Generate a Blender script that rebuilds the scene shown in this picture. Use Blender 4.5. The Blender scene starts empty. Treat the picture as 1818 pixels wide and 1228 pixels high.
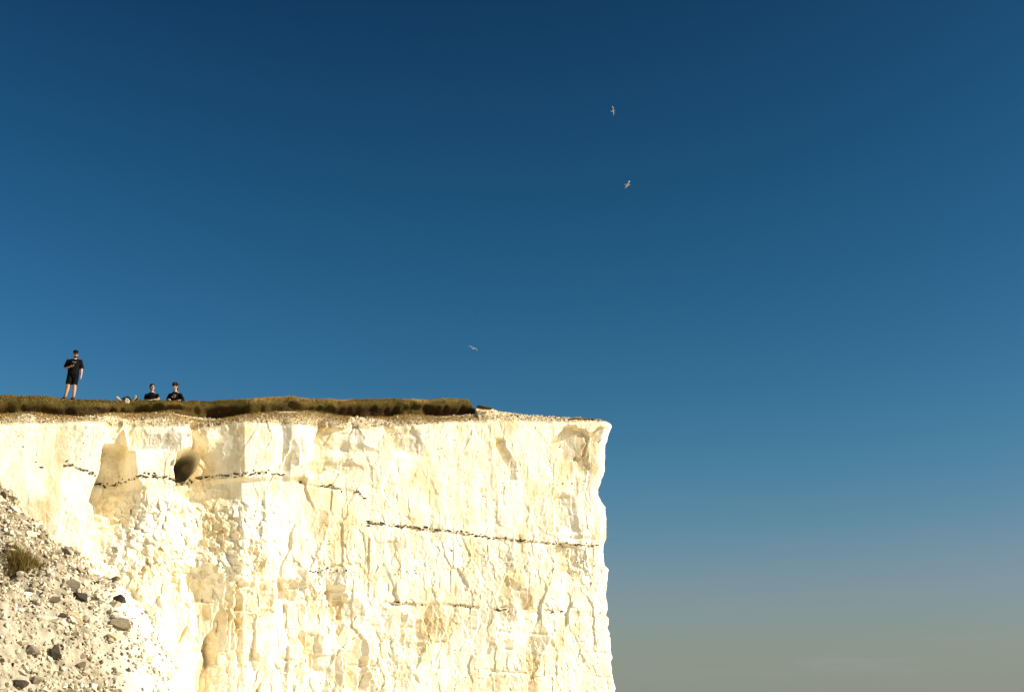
import bpy, bmesh, math, random
import numpy as np
from mathutils import Vector, Matrix, Euler, Quaternion
R = math.radians
random.seed(7); rng = np.random.default_rng(7)
scene = bpy.context.scene
col = scene.collection

# ---------------------------------------------------------------- camera
W, H, F = 1818.0, 1228.0, 2525.0           # photograph size and focal length in its pixels
PITCH = R(15.2); CAMZ = 1.6
cd = bpy.data.cameras.new('camera'); cam = bpy.data.objects.new('camera', cd); col.objects.link(cam)
cd.sensor_width = 36.0; cd.lens = 36.0 * F / W; cd.clip_end = 20000; cd.clip_start = 0.5
cam.location = (0, 0, CAMZ); cam.rotation_euler = (R(90) + PITCH, 0, 0)
scene.camera = cam

# ---------------------------------------------------------------- sky, sun, exposure
SUN_EL, SUN_AZ = R(28), R(102)               # azimuth clockwise from +Y; the sun stands right of and a little behind the camera
EXPO = 0.82
world = bpy.data.worlds.new('World'); scene.world = world; world.use_nodes = True
wn, wl = world.node_tree.nodes, world.node_tree.links
wn.clear()
def wnode(t, **kw):
    q = wn.new(t)
    for k, v in kw.items(): setattr(q, k, v)
    return q
def wmul(src, c):
    q = wnode('ShaderNodeMix', data_type='RGBA', blend_type='MULTIPLY'); q.inputs[0].default_value = 1.0
    q.inputs[7].default_value = (c, c, c, 1); wl.new(src, q.inputs[6]); return q.outputs[2]
sky = wnode('ShaderNodeTexSky', sky_type='NISHITA', sun_disc=False, sun_elevation=SUN_EL, sun_rotation=SUN_AZ,
            altitude=0, air_density=1.0, dust_density=1.3, ozone_density=1.5)
# the film's steep response to a clear blue sky, the same over the whole sky
cur = wnode('ShaderNodeRGBCurve')
CUR = ([(0, 0), (.085, .004), (.1144, .009), (.1441, .0165), (.1912, .036), (.2502, .082), (.3278, .20), (1, .7)],
       [(0, 0), (.15, .032), (.1845, .060), (.2232, .096), (.283, .155), (.3564, .238), (1, .8)],
       [(0, 0), (.25, .092), (.305, .150), (.3467, .205), (.4125, .305), (.4397, .35), (1, .9)])
for k, pts in enumerate(CUR):
    c = cur.mapping.curves[k]
    while len(c.points) < len(pts): c.points.new(.5, .5)
    for p, (x, y) in zip(c.points, pts): p.location = (x, y); p.handle_type = 'AUTO_CLAMPED'
cur.mapping.update()
wl.new(wmul(sky.outputs[0], 0.1), cur.inputs['Color'])
# pale sea haze that thickens towards the horizon, with faint wisps of cloud in it
tc = wnode('ShaderNodeTexCoord'); sx_ = wnode('ShaderNodeSeparateXYZ'); wl.new(tc.outputs['Generated'], sx_.inputs[0])
def wmath(op, a, b=None):
    q = wnode('ShaderNodeMath', operation=op)
    for i, v in enumerate((a, b)):
        if v is None: continue
        if hasattr(v, 'links'): wl.new(v, q.inputs[i])
        else: q.inputs[i].default_value = v
    return q.outputs[0]
zz = wmath('MAXIMUM', sx_.outputs[2], 0.0)
hz = wmath('MULTIPLY', wmath('EXPONENT', wmath('MULTIPLY', zz, -1 / 0.055)), 0.9)
mp = wnode('ShaderNodeMapping'); mp.inputs['Scale'].default_value = (5, 5, 46); mp.inputs['Rotation'].default_value = (0, R(-3), 0); wl.new(tc.outputs['Generated'], mp.inputs[0])
wn_ = wnode('ShaderNodeTexNoise'); wn_.inputs['Scale'].default_value = 1.5; wn_.inputs['Detail'].default_value = 5; wl.new(mp.outputs[0], wn_.inputs['Vector'])
wr = wnode('ShaderNodeMapRange'); wr.inputs[1].default_value = .56; wr.inputs[2].default_value = .80; wr.inputs[4].default_value = .55; wl.new(wn_.outputs[0], wr.inputs[0])
hz = wmath('MINIMUM', wmath('ADD', hz, wmath('MULTIPLY', wr.outputs[0], wmath('MINIMUM', wmath('MULTIPLY', hz, 1.2), 1.0))), 1.0)
hm = wnode('ShaderNodeMix', data_type='RGBA'); wl.new(hz, hm.inputs[0]); wl.new(cur.outputs[0], hm.inputs[6]); hm.inputs[7].default_value = (.335, .362, .392, 1)
bg = wnode('ShaderNodeBackground'); bg.inputs[1].default_value = 0.10
wo = wnode('ShaderNodeOutputWorld')
wl.new(wmul(hm.outputs[2], 10.0 / 2**EXPO), bg.inputs[0]); wl.new(bg.outputs[0], wo.inputs[0])
sd = bpy.data.lights.new('sun', 'SUN'); sun = bpy.data.objects.new('sun', sd); col.objects.link(sun)
sd.energy = 4.6; sd.angle = R(0.5); sd.color = (1.0, 0.94, 0.82)
sdir = Vector((math.sin(SUN_AZ) * math.cos(SUN_EL), math.cos(SUN_AZ) * math.cos(SUN_EL), math.sin(SUN_EL)))
sun.rotation_euler = sdir.to_track_quat('Z', 'Y').to_euler(); sun.location = (40, -20, 40)
vs = scene.view_settings
vs.view_transform = 'Standard'; vs.look = 'None'; vs.gamma = 1.0; vs.use_curve_mapping = False; vs.exposure = EXPO

# ---------------------------------------------------------------- helpers
def tag(o, label=None, cat=None, group=None, kind=None):
    if label: o['label'] = label
    if cat: o['category'] = cat
    if group: o['group'] = group
    if kind: o['kind'] = kind
    return o
def link(name, me, parent=None, mat=None):
    o = bpy.data.objects.new(name, me); col.objects.link(o)
    if mat and me is not None and not me.materials: me.materials.append(mat)
    if parent: o.parent = parent
    return o
def empty(name, loc, rz=0.0):
    o = bpy.data.objects.new(name, None); col.objects.link(o)
    o.location = loc; o.rotation_euler = (0, 0, rz); o.empty_display_size = 0.2
    return o
def np_mesh(name, V, Fq, smooth=False):
    """V (n,3); Fq (m,3) or (m,4) index array"""
    me = bpy.data.meshes.new(name); k = Fq.shape[1]; m = len(Fq)
    me.vertices.add(len(V)); me.vertices.foreach_set('co', np.ascontiguousarray(V, dtype=np.float32).ravel())
    me.loops.add(m * k); me.loops.foreach_set('vertex_index', np.ascontiguousarray(Fq, dtype=np.int32).ravel())
    me.polygons.add(m); me.polygons.foreach_set('loop_start', np.arange(0, m * k, k, dtype=np.int32))
    me.polygons.foreach_set('loop_total', np.full(m, k, dtype=np.int32))
    me.polygons.foreach_set('use_smooth', np.full(m, smooth, dtype=bool))
    me.update(calc_edges=True); me.validate()
    return me
def grid_faces(nr, nc):
    i = np.arange(nr * nc).reshape(nr, nc)
    return np.stack([i[:-1, :-1], i[:-1, 1:], i[1:, 1:], i[1:, :-1]], -1).reshape(-1, 4)
def add_attr(me, name, vals):
    a = me.attributes.new(name, 'FLOAT', 'POINT'); a.data.foreach_set('value', np.asarray(vals, np.float32).ravel())
def sst(a, b, x):
    t = np.clip((x - a) / (b - a), 0, 1); return t * t * (3 - 2 * t)
def _hash(ix, iy, seed):
    h = (ix.astype(np.int64) * 374761393 + iy.astype(np.int64) * 668265263 + seed * 1442695041) & 0xFFFFFFFF
    h = ((h ^ (h >> 13)) * 1274126177) & 0xFFFFFFFF
    h = ((h ^ (h >> 16)) * 2246822519) & 0xFFFFFFFF
    return ((h ^ (h >> 15)) & 0xFFFFFF) / float(0xFFFFFF)
def vnoise(x, y, seed=0):
    ix = np.floor(x); iy = np.floor(y); fx = x - ix; fy = y - iy
    fx = fx * fx * (3 - 2 * fx); fy = fy * fy * (3 - 2 * fy)
    a = _hash(ix, iy, seed); b = _hash(ix + 1, iy, seed); c = _hash(ix, iy + 1, seed); d = _hash(ix + 1, iy + 1, seed)
    return (a * (1 - fx) + b * fx) * (1 - fy) + (c * (1 - fx) + d * fx) * fy - 0.5
def fbm(x, y, seed=0, octv=4):
    o = 0; a = 1.0
    for k in range(octv):
        o = o + a * vnoise(x * 2**k + 13.7 * k, y * 2**k - 7.1 * k, seed + k); a *= 0.5
    return o
def blur(a, n):
    for _ in range(n):
        for ax in (0, 1):
            p = np.take(a, [0], ax); q = np.take(a, [-1], ax); e = np.concatenate([p, a, q], ax); m = a.shape[ax]
            a = .25 * np.take(e, range(0, m), ax) + .5 * a + .25 * np.take(e, range(2, m + 2), ax)
    return a
def voronoi(x, y, seed=0, jit=0.9, box=False):
    ix = np.floor(x); iy = np.floor(y)
    f1 = np.full(x.shape, 1e9); f2 = np.full(x.shape, 1e9)
    cx = np.zeros(x.shape); cy = np.zeros(x.shape); dx = np.zeros(x.shape); dy = np.zeros(x.shape)
    for a in (-1, 0, 1):
        for b in (-1, 0, 1):
            jx = ix + a; jy = iy + b
            ex = x - (jx + .5 + jit * (_hash(jx, jy, seed) - .5)); ey = y - (jy + .5 + jit * (_hash(jx, jy, seed + 77) - .5))
            d = np.maximum(abs(ex), abs(ey)) if box else np.sqrt(ex * ex + ey * ey); m = d < f1
            f2 = np.where(m, f1, np.minimum(f2, d)); f1 = np.where(m, d, f1)
            cx = np.where(m, jx, cx); cy = np.where(m, jy, cy); dx = np.where(m, ex, dx); dy = np.where(m, ey, dy)
    return f1, f2, dx, dy, (lambda k: _hash(cx, cy, seed + 200 + k))

# ---- materials
def mat_new(name, rough=0.9, spec=0.2):
    m = bpy.data.materials.new(name); m.use_nodes = True
    n, l = m.node_tree.nodes, m.node_tree.links
    b = n['Principled BSDF']; b.inputs['Roughness'].default_value = rough
    b.inputs['Specular IOR Level'].default_value = spec
    return m, n, l, b
def noise_node(n, l, scale, detail=5, rough=0.6, vec=None, map_scale=None, obj=True):
    t = n.new('ShaderNodeTexNoise'); t.inputs['Scale'].default_value = scale
    t.inputs['Detail'].default_value = detail; t.inputs['Roughness'].default_value = rough
    tc = n.new('ShaderNodeTexCoord'); src = tc.outputs['Object']
    if map_scale:
        mp = n.new('ShaderNodeMapping'); mp.inputs['Scale'].default_value = map_scale; l.new(src, mp.inputs[0]); src = mp.outputs[0]
    l.new(src, t.inputs['Vector']); return t
def ramp(n, l, fac, stops):
    r = n.new('ShaderNodeValToRGB'); e = r.color_ramp.elements
    while len(e) < len(stops): e.new(0.5)
    for k, (p, c) in enumerate(stops):
        e[k].position = p; e[k].color = (*c, 1)
    l.new(fac, r.inputs[0]); return r
def mixc(n, l, fac, a, b, mode='MIX'):
    x = n.new('ShaderNodeMix'); x.data_type = 'RGBA'; x.blend_type = mode
    for s, v in ((0, fac), (6, a), (7, b)):
        if hasattr(v, 'links'): l.new(v, x.inputs[s])
        elif s == 0: x.inputs[0].default_value = v
        else: x.inputs[s].default_value = (*v, 1)
    return x.outputs[2]
def bump(n, l, b, hgt, strength, dist):
    bp = n.new('ShaderNodeBump'); bp.inputs['Strength'].default_value = strength; bp.inputs['Distance'].default_value = dist
    l.new(hgt, bp.inputs['Height']); l.new(bp.outputs[0], b.inputs['Normal'])
def attr(n, name):
    a = n.new('ShaderNodeAttribute'); a.attribute_name = name; return a.outputs['Fac']

def chalk_material():
    m, n, l, b = mat_new('chalk', 0.95, 0.1)
    big = noise_node(n, l, 0.9, 6, 0.62, map_scale=(1, 1, 0.7))
    base = ramp(n, l, big.outputs[0], [(0.34, (0.68, 0.54, 0.31)), (0.45, (0.80, 0.71, 0.51)), (0.60, (0.84, 0.79, 0.645))])
    st = noise_node(n, l, 5.0, 6, 0.7, map_scale=(1, 1, 0.8))
    stain = ramp(n, l, st.outputs[0], [(0.53, (0, 0, 0)), (0.72, (1, 1, 1))])
    c = mixc(n, l, stain.outputs[0], base.outputs[0], (0.70, 0.54, 0.28))
    sp = noise_node(n, l, 38.0, 3, 0.6)
    spk = ramp(n, l, sp.outputs[0], [(0.61, (0, 0, 0)), (0.70, (1, 1, 1))])
    c = mixc(n, l, spk.outputs[0], c, (0.50, 0.38, 0.18))
    s2 = n.new('ShaderNodeMath'); s2.operation = 'MULTIPLY'; s2.inputs[1].default_value = 1.0
    l.new(attr(n, 'stain'), s2.inputs[0])
    c = mixc(n, l, s2.outputs[0], c, (0.42, 0.33, 0.18))
    dn = noise_node(n, l, 14.0, 5, 0.75)
    deb = ramp(n, l, dn.outputs[0], [(0.34, (0.20, 0.12, 0.05)), (0.46, (0.50, 0.38, 0.19)), (0.60, (0.70, 0.58, 0.37))])
    c = mixc(n, l, attr(n, 'debris'), c, deb.outputs[0])
    l.new(c, b.inputs['Base Color'])
    run = noise_node(n, l, 4.0, 4, 0.6, map_scale=(1, 1, 0.07))
    rs = ramp(n, l, run.outputs[0], [(0.55, (0, 0, 0)), (0.74, (.55, .55, .55))])
    c = mixc(n, l, rs.outputs[0], c, (0.62, 0.47, 0.25)); l.new(c, b.inputs['Base Color'])
    fine = noise_node(n, l, 26.0, 6, 0.75)
    hs = fine.outputs[0]
    for sc, zs, am in ((4.5, .6, .45), (11.0, .7, .4)):
        v = n.new('ShaderNodeTexVoronoi'); v.inputs['Scale'].default_value = sc
        t_ = n.new('ShaderNodeTexCoord'); mp_ = n.new('ShaderNodeMapping'); mp_.inputs['Scale'].default_value = (1, 1, zs)
        wn2 = n.new('ShaderNodeTexNoise'); wn2.inputs['Scale'].default_value = 3.0; l.new(t_.outputs['Object'], wn2.inputs['Vector'])
        ad_ = n.new('ShaderNodeVectorMath'); ad_.operation = 'MULTIPLY_ADD'; ad_.inputs[1].default_value = (.25, .25, .25)
        l.new(wn2.outputs['Color'], ad_.inputs[0]); l.new(t_.outputs['Object'], ad_.inputs[2]); l.new(ad_.outputs[0], mp_.inputs[0]); l.new(mp_.outputs[0], v.inputs['Vector'])
        sp2 = n.new('ShaderNodeSeparateColor'); l.new(v.outputs['Color'], sp2.inputs[0])
        m_ = n.new('ShaderNodeMath'); m_.operation = 'MULTIPLY_ADD'; m_.inputs[1].default_value = am; l.new(sp2.outputs[0], m_.inputs[0]); l.new(hs, m_.inputs[2]); hs = m_.outputs[0]
    bump(n, l, b, hs, 0.32, 0.03)
    return m
def rubble_material():
    m, n, l, b = mat_new('chalk_rubble', 0.95, 0.1)
    t = noise_node(n, l, 3.0, 6, 0.7)
    r = ramp(n, l, t.outputs[0], [(0.35, (0.12, 0.085, 0.04)), (0.5, (0.28, 0.22, 0.13)), (0.64, (0.50, 0.42, 0.28))])
    c = mixc(n, l, attr(n, 'dust'), r.outputs[0], (0.83, 0.77, 0.60))
    l.new(c, b.inputs['Base Color'])
    f = noise_node(n, l, 18, 6, 0.75); bump(n, l, b, f.outputs[0], 0.9, 0.05)
    return m
def stone_material(name, c0, c1, c2):
    """per-stone colour from the 'tint' attribute or the object's random value"""
    m, n, l, b = mat_new(name, 0.9, 0.15)
    oi = n.new('ShaderNodeObjectInfo'); ad = n.new('ShaderNodeMath'); ad.operation = 'ADD'
    fr = n.new('ShaderNodeMath'); fr.operation = 'FRACT'
    l.new(oi.outputs['Random'], ad.inputs[0]); l.new(attr(n, 'tint'), ad.inputs[1]); l.new(ad.outputs[0], fr.inputs[0])
    r = ramp(n, l, fr.outputs[0], [(0.0, c0), (0.45, c1), (1.0, c2)])
    t = noise_node(n, l, 16.0, 4, 0.7); rr = ramp(n, l, t.outputs[0], [(0.3, (0.6, 0.56, 0.48)), (0.65, (1, 1, 1))])
    l.new(mixc(n, l, 1.0, r.outputs[0], rr.outputs[0], 'MULTIPLY'), b.inputs['Base Color'])
    bump(n, l, b, t.outputs[0], 0.5, 0.02)
    return m
def plain(name, c, rough=0.85, spec=0.2, var=0.25, scale=20):
    m, n, l, b = mat_new(name, rough, spec)
    t = noise_node(n, l, scale, 4, 0.6)
    r = ramp(n, l, t.outputs[0], [(0.3, tuple(x * (1 - var) for x in c)), (0.7, tuple(min(1, x * (1 + var)) for x in c))])
    l.new(r.outputs[0], b.inputs['Base Color']); return m
M_chalk = chalk_material(); M_rubble = rubble_material()
M_stone = stone_material('chalk_stone', (0.22, 0.17, 0.10), (0.60, 0.52, 0.37), (0.79, 0.72, 0.56))
M_flint = stone_material('flint', (0.02, 0.017, 0.012), (0.06, 0.045, 0.025), (0.16, 0.12, 0.06))
M_grey = stone_material('weathered_stone', (0.22, 0.19, 0.13), (0.28, 0.24, 0.16), (0.36, 0.30, 0.20))
M_dark = stone_material('dark_flint_stone', (0.030, 0.026, 0.018), (0.055, 0.046, 0.032), (0.085, 0.070, 0.045))
M_tan = stone_material('tan_stone', (0.46, 0.36, 0.22), (0.52, 0.42, 0.26), (0.58, 0.47, 0.30))

# ---------------------------------------------------------------- wall frame of reference
ANG = R(70)                                    # the cliff runs away to the right at 70 degrees to the view axis
E = np.array([math.sin(ANG), math.cos(ANG)]); N = np.array([math.cos(ANG), -math.sin(ANG)])
W0 = np.array([-15.0, 48.5])
cp, sp_ = math.cos(PITCH), math.sin(PITCH)
def ray(px, py):
    u = (px - W / 2) / F; v = (H / 2 - py) / F
    return u, cp - v * sp_, sp_ + v * cp
def pix_to_wall(px, py):
    u, dy, dz = ray(np.asarray(px, float), np.asarray(py, float))
    t = (W0 @ N) / (u * N[0] + dy * N[1])
    return (t * u - W0[0]) * E[0] + (t * dy - W0[1]) * E[1], CAMZ + t * dz
def project(x, y, z):
    d = y * cp + (z - CAMZ) * sp_
    return W / 2 + F * x / d, H / 2 - F * ((z - CAMZ) * cp - y * sp_) / d
def z_at(y, py):                               # height at depth y that shows at photo row py
    v = (H / 2 - py) / F
    return CAMZ + y * (sp_ + v * cp) / (cp - v * sp_)
def xy_wall(s, r):                             # r metres out from the wall plane
    return W0[0] + E[0] * s + N[0] * r, W0[1] + E[1] * s + N[1] * r
I = lambda x, pts: np.interp(x, [p[0] for p in pts], [p[1] for p in pts])
LIP = [(-300, 758), (0, 762), (60, 761), (130, 758), (200, 757), (300, 757), (400, 751), (480, 752), (550, 757), (640, 757), (700, 755), (800, 748), (900, 746), (960, 747), (1020, 746), (1060, 746), (1090, 745)]
TURFB = [(-300, 742), (0, 745), (60, 741), (100, 747), (140, 748), (175, 743), (200, 736), (300, 734), (360, 738), (400, 742), (440, 738), (500, 731), (560, 731), (620, 739), (700, 740), (720, 735), (780, 739), (850, 734), (890, 730)]
SKYL = [(-300, 700), (0, 703), (60, 704), (130, 709), (200, 713), (330, 715), (400, 712), (440, 709), (480, 706), (520, 706), (555, 711), (620, 711), (710, 708), (760, 711), (800, 708), (843, 709), (848, 717), (853, 722), (885, 725.5), (893, 729), (920, 732), (950, 735.5), (1010, 739), (1035, 740), (1060, 742.5), (1085, 745), (1100, 745)]
CORNER = [(700, 1087), (745, 1086), (753, 1087), (770, 1081), (785, 1075), (812, 1073), (832, 1073), (848, 1067), (868, 1063), (886, 1066), (897, 1074), (930, 1076), (952, 1078), (962, 1074), (968, 1071), (1000, 1072), (1008, 1078), (1016, 1077), (1058, 1077), (1068, 1081), (1092, 1082), (1096, 1086), (1108, 1085), (1112, 1083), (1125, 1089), (1150, 1091), (1190, 1094), (1228, 1097), (1400, 1106)]

s_corner0 = float(pix_to_wall(1080, 950)[0])
s_left = float(pix_to_wall(-60, 900)[0])
STEP = 0.027
s_vis = np.arange(s_left, s_corner0 - 0.35, STEP)
s_ext = s_left - np.cumsum(np.geomspace(0.04, 1.2, 24))[::-1]
arc_n = 22
# plan path: straight wall, rounded corner, then the side wall running back
RAD = 0.30
path_s = np.concatenate([s_ext, s_vis]); s_arc0 = s_corner0 - RAD
path_s = path_s[path_s < s_arc0]
pX, pY = xy_wall(path_s, 0.0); nX = np.full(path_s.shape, N[0]); nY = np.full(path_s.shape, N[1])
ccx, ccy = xy_wall(s_arc0, -RAD)
TURN = R(97)
aa = np.linspace(0, TURN, arc_n)[1:]
ex = N[0] * np.cos(aa) + E[0] * np.sin(aa); ey = N[1] * np.cos(aa) + E[1] * np.sin(aa)
bk = np.concatenate([np.arange(0.05, 3.0, 0.06), 3.0 + np.cumsum(np.geomspace(0.08, 3.0, 34))])
hx, hy = -ex[-1] * 0 + (-ey[-1]) * -1 * 0, 0
tx, ty = -N[0] * np.sin(TURN) + E[0] * np.cos(TURN), -N[1] * np.sin(TURN) + E[1] * np.cos(TURN)
pX = np.concatenate([pX, ccx + RAD * ex, ccx + RAD * ex[-1] + tx * bk]); pY = np.concatenate([pY, ccy + RAD * ey, ccy + RAD * ey[-1] + ty * bk])
nX = np.concatenate([nX, ex, np.full(bk.shape, ex[-1])]); nY = np.concatenate([nY, ey, np.full(bk.shape, ey[-1])])
arclen = np.concatenate([path_s, s_arc0 + RAD * aa, s_arc0 + RAD * TURN + bk])      # running length, for noise
NC = len(pX); front = arclen <= s_corner0 + 0.2
# columns' photo x near the lip
colpx = project(pX, pY, 12.0)[0]
colpx_m = np.where(arclen > s_arc0 + RAD * 0.6, 1086 + 0 * colpx, colpx)
zlip = z_at(pY, I(colpx_m, LIP)); 
zl_c = float(zlip[np.searchsorted(arclen, s_arc0 + RAD * 0.6)])
zlip = np.where(arclen > s_arc0 + RAD * 0.6, zl_c + 0.12 * vnoise(arclen * 0.6, arclen * 0, 5), zlip)

def chip0(S, Z):
    a, b_, qx, qy, qh = voronoi(S / 0.34 + 0.3 * vnoise(S * 3, Z * 3, 8), Z / 0.4, 271)
    return (qh(0) - .5) * .08 + qx * .34 * (qh(1) - .5) * .7 + qy * .4 * (qh(2) - .6) * .6
def disp(S, Z, PX, PY):
    """how far the rock stands out from the wall plane (m); PX,PY: where the plane point shows in the photograph"""
    d = np.zeros(S.shape)
    inr = (PX > -400)
    wob = 5.0 * vnoise(S * 2.2, Z * 2.2, 31) + 3.0 * vnoise(S * 6, Z * 6, 32)
    X = PX + wob; Y = PY + 0.7 * wob
    g = lambda a, b, v: sst(a, b, v)
    # --- facets: vertical, tilted joint blocks
    f1, f2, dx, dy, h = voronoi(S / 0.80 + 0.14 * vnoise(S, Z, 3), Z / 1.5 + .05 * vnoise(S * 3, Z, 5), 11, .95, True)
    blk = (h(0) - .5) * 0.05 + dx * 0.80 * (h(1)**2 - .25) * 0.52 + dy * 1.5 * (h(2) - .5) * 0.07
    f1b, f2b, dxb, dyb, hb = voronoi(S / 0.34 + 0.2 * vnoise(S * 3, Z * 3, 4), Z / 0.62 + .1 * vnoise(S * 5, Z * 5, 5), 23, .95, True)
    blk2 = (hb(0) - .5) * 0.022 + dxb * 0.34 * (hb(1)**2 - .25) * 0.50 + dyb * 0.62 * (hb(2) - .5) * 0.10
    blk = blur(blk, 1)
    f1c, f2c, dxc, dyc, hc = voronoi(S / 0.13 + 0.2 * vnoise(S * 7, Z * 7, 6), Z / 0.19, 29)
    blk3 = (hc(0) - .5) * 0.009 + dxc * 0.13 * (hc(1) - .5) * 0.28 + dyc * 0.19 * (hc(2) - .5) * 0.18
    low = g(880, 1010, Y); ur = g(600, 700, X) * (1 - g(920, 1010, Y))
    wA = 0.45 + 0.60 * low - 0.18 * ur; wB = 0.30 + 0.75 * low
    rightlow = g(640, 720, X) * low
    wA = wA * (1 - 0.35 * rightlow); wB = wB * (1 - 0.45 * rightlow)
    lb = 1 - 0.7 * (1 - g(170, 200, X)); wA = wA * lb; wB = wB * lb
    d += blk * wA + blk2 * wB + blk3 * (0.45 + 0.55 * low) * (.4 + 1.2 * sst(-.25, .25, vnoise(S * .9, Z * .9, 57)))
    # --- flutes and grain
    d += 0.016 * fbm(S / 0.22, Z / 1.1, 41, 3) * (0.6 + ur) + 0.028 * fbm(S / 0.55, Z / 0.5, 47, 5)
    d += 0.22 * fbm(S / 3.0, Z / 3.5, 51, 2)
    # --- bedding joints
    for yy, x0, x1, amp in ((1078, 640, 1100, .05), (1015, 430, 660, .06), (1060, 480, 640, .05), (1120, 560, 1000, .05), (1150, 880, 1100, .06), (1190, 380, 1100, .05), (945, 640, 1100, .05)):
        yb = yy + (X - 860) * 0.05 + 4 * vnoise(S * 1.1, S * 0, int(yy))
        d -= amp * np.exp(-((Y - yb) / 2.6)**2) * g(x0, x0 + 30, X) * (1 - g(x1 - 30, x1, X)) * sst(-.15, .2, vnoise(S * 1.6, S * 0 + yy, 9))
    # ================= the left bays
    XE = I(PY, [(700, 186), (762, 186), (775, 186), (800, 179), (840, 174), (868, 162), (898, 154), (906, 162), (925, 165), (945, 158), (970, 146), (1030, 140), (1300, 120)]) + 0.35 * wob
    left = 1 - sst(-2.5, 2.5, PX - XE)
    # right of XE
    notch_end = I(PY, [(700, 224), (775, 224), (800, 230), (850, 232), (870, 250), (900, 252), (940, 242), (980, 215), (1100, 170)])
    X2 = I(PY, [(700, 330), (765, 336), (785, 341), (797, 338), (803, 322), (807, 312), (830, 310), (880, 309), (900, 306), (1000, 300)])
    bay = np.zeros(S.shape)
    depth_n = I(PY, [(700, .05), (762, .10), (788, .02), (797, -.75), (850, -.70), (885, -.75), (915, -.50), (945, -.05), (975, .50), (1010, .95), (1100, 1.05)])
    pil = I(PY, [(700, .25), (760, .35), (790, .62), (850, .50), (870, .48), (900, .75), (960, 1.0), (1050, 1.05), (1228, 1.1)])
    stw = I(PY, [(700, 14), (795, 16), (850, 18), (880, 70), (1000, 85)]); stepn = np.clip((X - notch_end + stw) / (stw + 8), 0, 1)
    prof = depth_n + (pil - depth_n) * stepn
    up = (1 - sst(798, 808, Y)) * sst(222, 230, X)          # the bulge at the pillar's top: a face turned left that swells to the right
    prof = prof * (1 - up) + up * (I(PX, [(222, -.12), (250, .02), (300, .48), (318, .60), (336, .58)]) * (.55 + .45 * sst(758, 775, Y)) + .06)
    # after pillar edge X2: cave, then a wall turned left that comes forward to x=435
    behind = I(PX, [(300, -.75), (345, -.62), (385, -.22), (432, .30), (470, .30), (500, .16), (515, .26), (540, .22), (560, .10)])
    bd_low = I(PX, [(300, -.85), (360, -.55), (400, -.22), (428, .12), (470, .16), (560, .02)])
    beh = behind + (bd_low - behind) * sst(846, 856, Y)
    shelf = I(PY, [(880, 0), (900, .30), (930, .55), (1000, .75), (1060, .55), (1228, .45)]) * (1 - sst(380, 520, X))
    shelf_on = sst(872 + 10 * vnoise(S * 3, S * 0, 66), 896, Y + 8 * vnoise(S * 4, Z * 0, 67) * 2)
    beh = beh + shelf * shelf_on
    prof = prof + (beh - prof) * sst(-2.5, 2.5, X - X2) * (1 - sst(900, 960, Y)) + (beh - prof) * sst(-30, 60, X - X2) * sst(900, 960, Y)
    cave = np.sqrt(np.clip(1 - ((PX - 333 + 2.2 * wob) / 29)**2 - ((PY - 823 + 2.4 * wob + .25 * (PX - 330)) / 27)**2, 0, 1))
    prof -= 3.6 * sst(.0, .5, cave) * (1.1 - .55 * np.clip((PX - 308) / 50, 0, 1)) * sst(-3, 1, X - X2) + 1.1 * cave * fbm(S / .3, Z / .3, 181, 3)
    w_bay = 1 - sst(540, 562, X)
    d += w_bay * ((1 - left) * prof + left * (0.95 + 0.25 * sst(840, 900, PY)))
    rec = sst(-.05, -.4, w_bay * (1 - left) * prof)
    d += rec * (0.10 * fbm(S / .45, Z / .45, 171, 4) + .5 * chip0(S, Z))
    # smooth bulge at 345-385
    d += 0.32 * np.exp(-((PX - 366) / 17)**2 - ((PY - 775) / 18)**2)
    # rough rubbly band under the shelf
    rr = sst(150, 200, X) * (1 - sst(430, 520, X)) * sst(876, 900, Y) * (1 - sst(990, 1060, Y))
    q1, q2, qx, qy, qh = voronoi(S / 0.20 + 0.25 * vnoise(S * 4, Z * 4, 8) + .35 * Z, Z / 0.24, 71)
    chip = (qh(0) - .5) * .06 + qx * .24 * (qh(1) - .5) * .8 + qy * .30 * (qh(2) - .62) * .55
    d += rr * (chip + 0.10 * fbm(S / .35, Z / .35, 73, 4))
    sc2 = (1 - rr) * low * sst(.05, .3, vnoise(S * .8, Z * .8, 77))
    d += 0.35 * sc2 * chip
    # ================= the sharp edges with left-turned faces
    def edge(pts, drop, width, yt0, yt1, y0, y1, soft=2.0):
        xe = I(PY, pts) + 0.8 * wob + 5 * vnoise(Z * 9, Z * 0 + drop * 50, 37)
        u = PX - xe
        sd_ = int(pts[0][1]); kw = 1.0; drop = drop * (1 + .3 * vnoise(S * 3, Z * 3, sd_ + 1)); width = width * (1 + .4 * vnoise(Z * 3, Z * 0, sd_ + 2))
        y0 = y0 + 9 * vnoise(S * 3.1, S * 0, sd_ + 3); y1 = y1 + 9 * vnoise(S * 3.1, S * 0, sd_ + 4); yt0 = yt0 * 1.6; yt1 = yt1 * 2
        return -drop * sst(-soft, soft, u) * np.clip(1 - (u - soft) / (width - soft), 0, 1) ** kw * sst(y0 - yt0, y0, PY) * (1 - sst(y1, y1 + yt1, PY))
    d += edge([(750, 566), (770, 563), (785, 556), (800, 549), (815, 543), (836, 544)], 0.55, 105, 6, 3, 762, 834)
    d += edge([(750, 520), (800, 512), (836, 500)], 0.16, 24, 8, 4, 790, 834)
    d += edge([(750, 683), (770, 688), (790, 697), (806, 706)], 0.36, 52, 8, 10, 760, 797)
    d += edge([(812, 1027), (836, 1033)], 0.26, 26, 3, 8, 812, 832)
    d += edge([(875, 985), (940, 992)], 0.24, 42, 6, 14, 882, 930)
    d += edge([(965, 986), (1030, 998)], 0.34, 55, 4, 14, 970, 1012)
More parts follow.
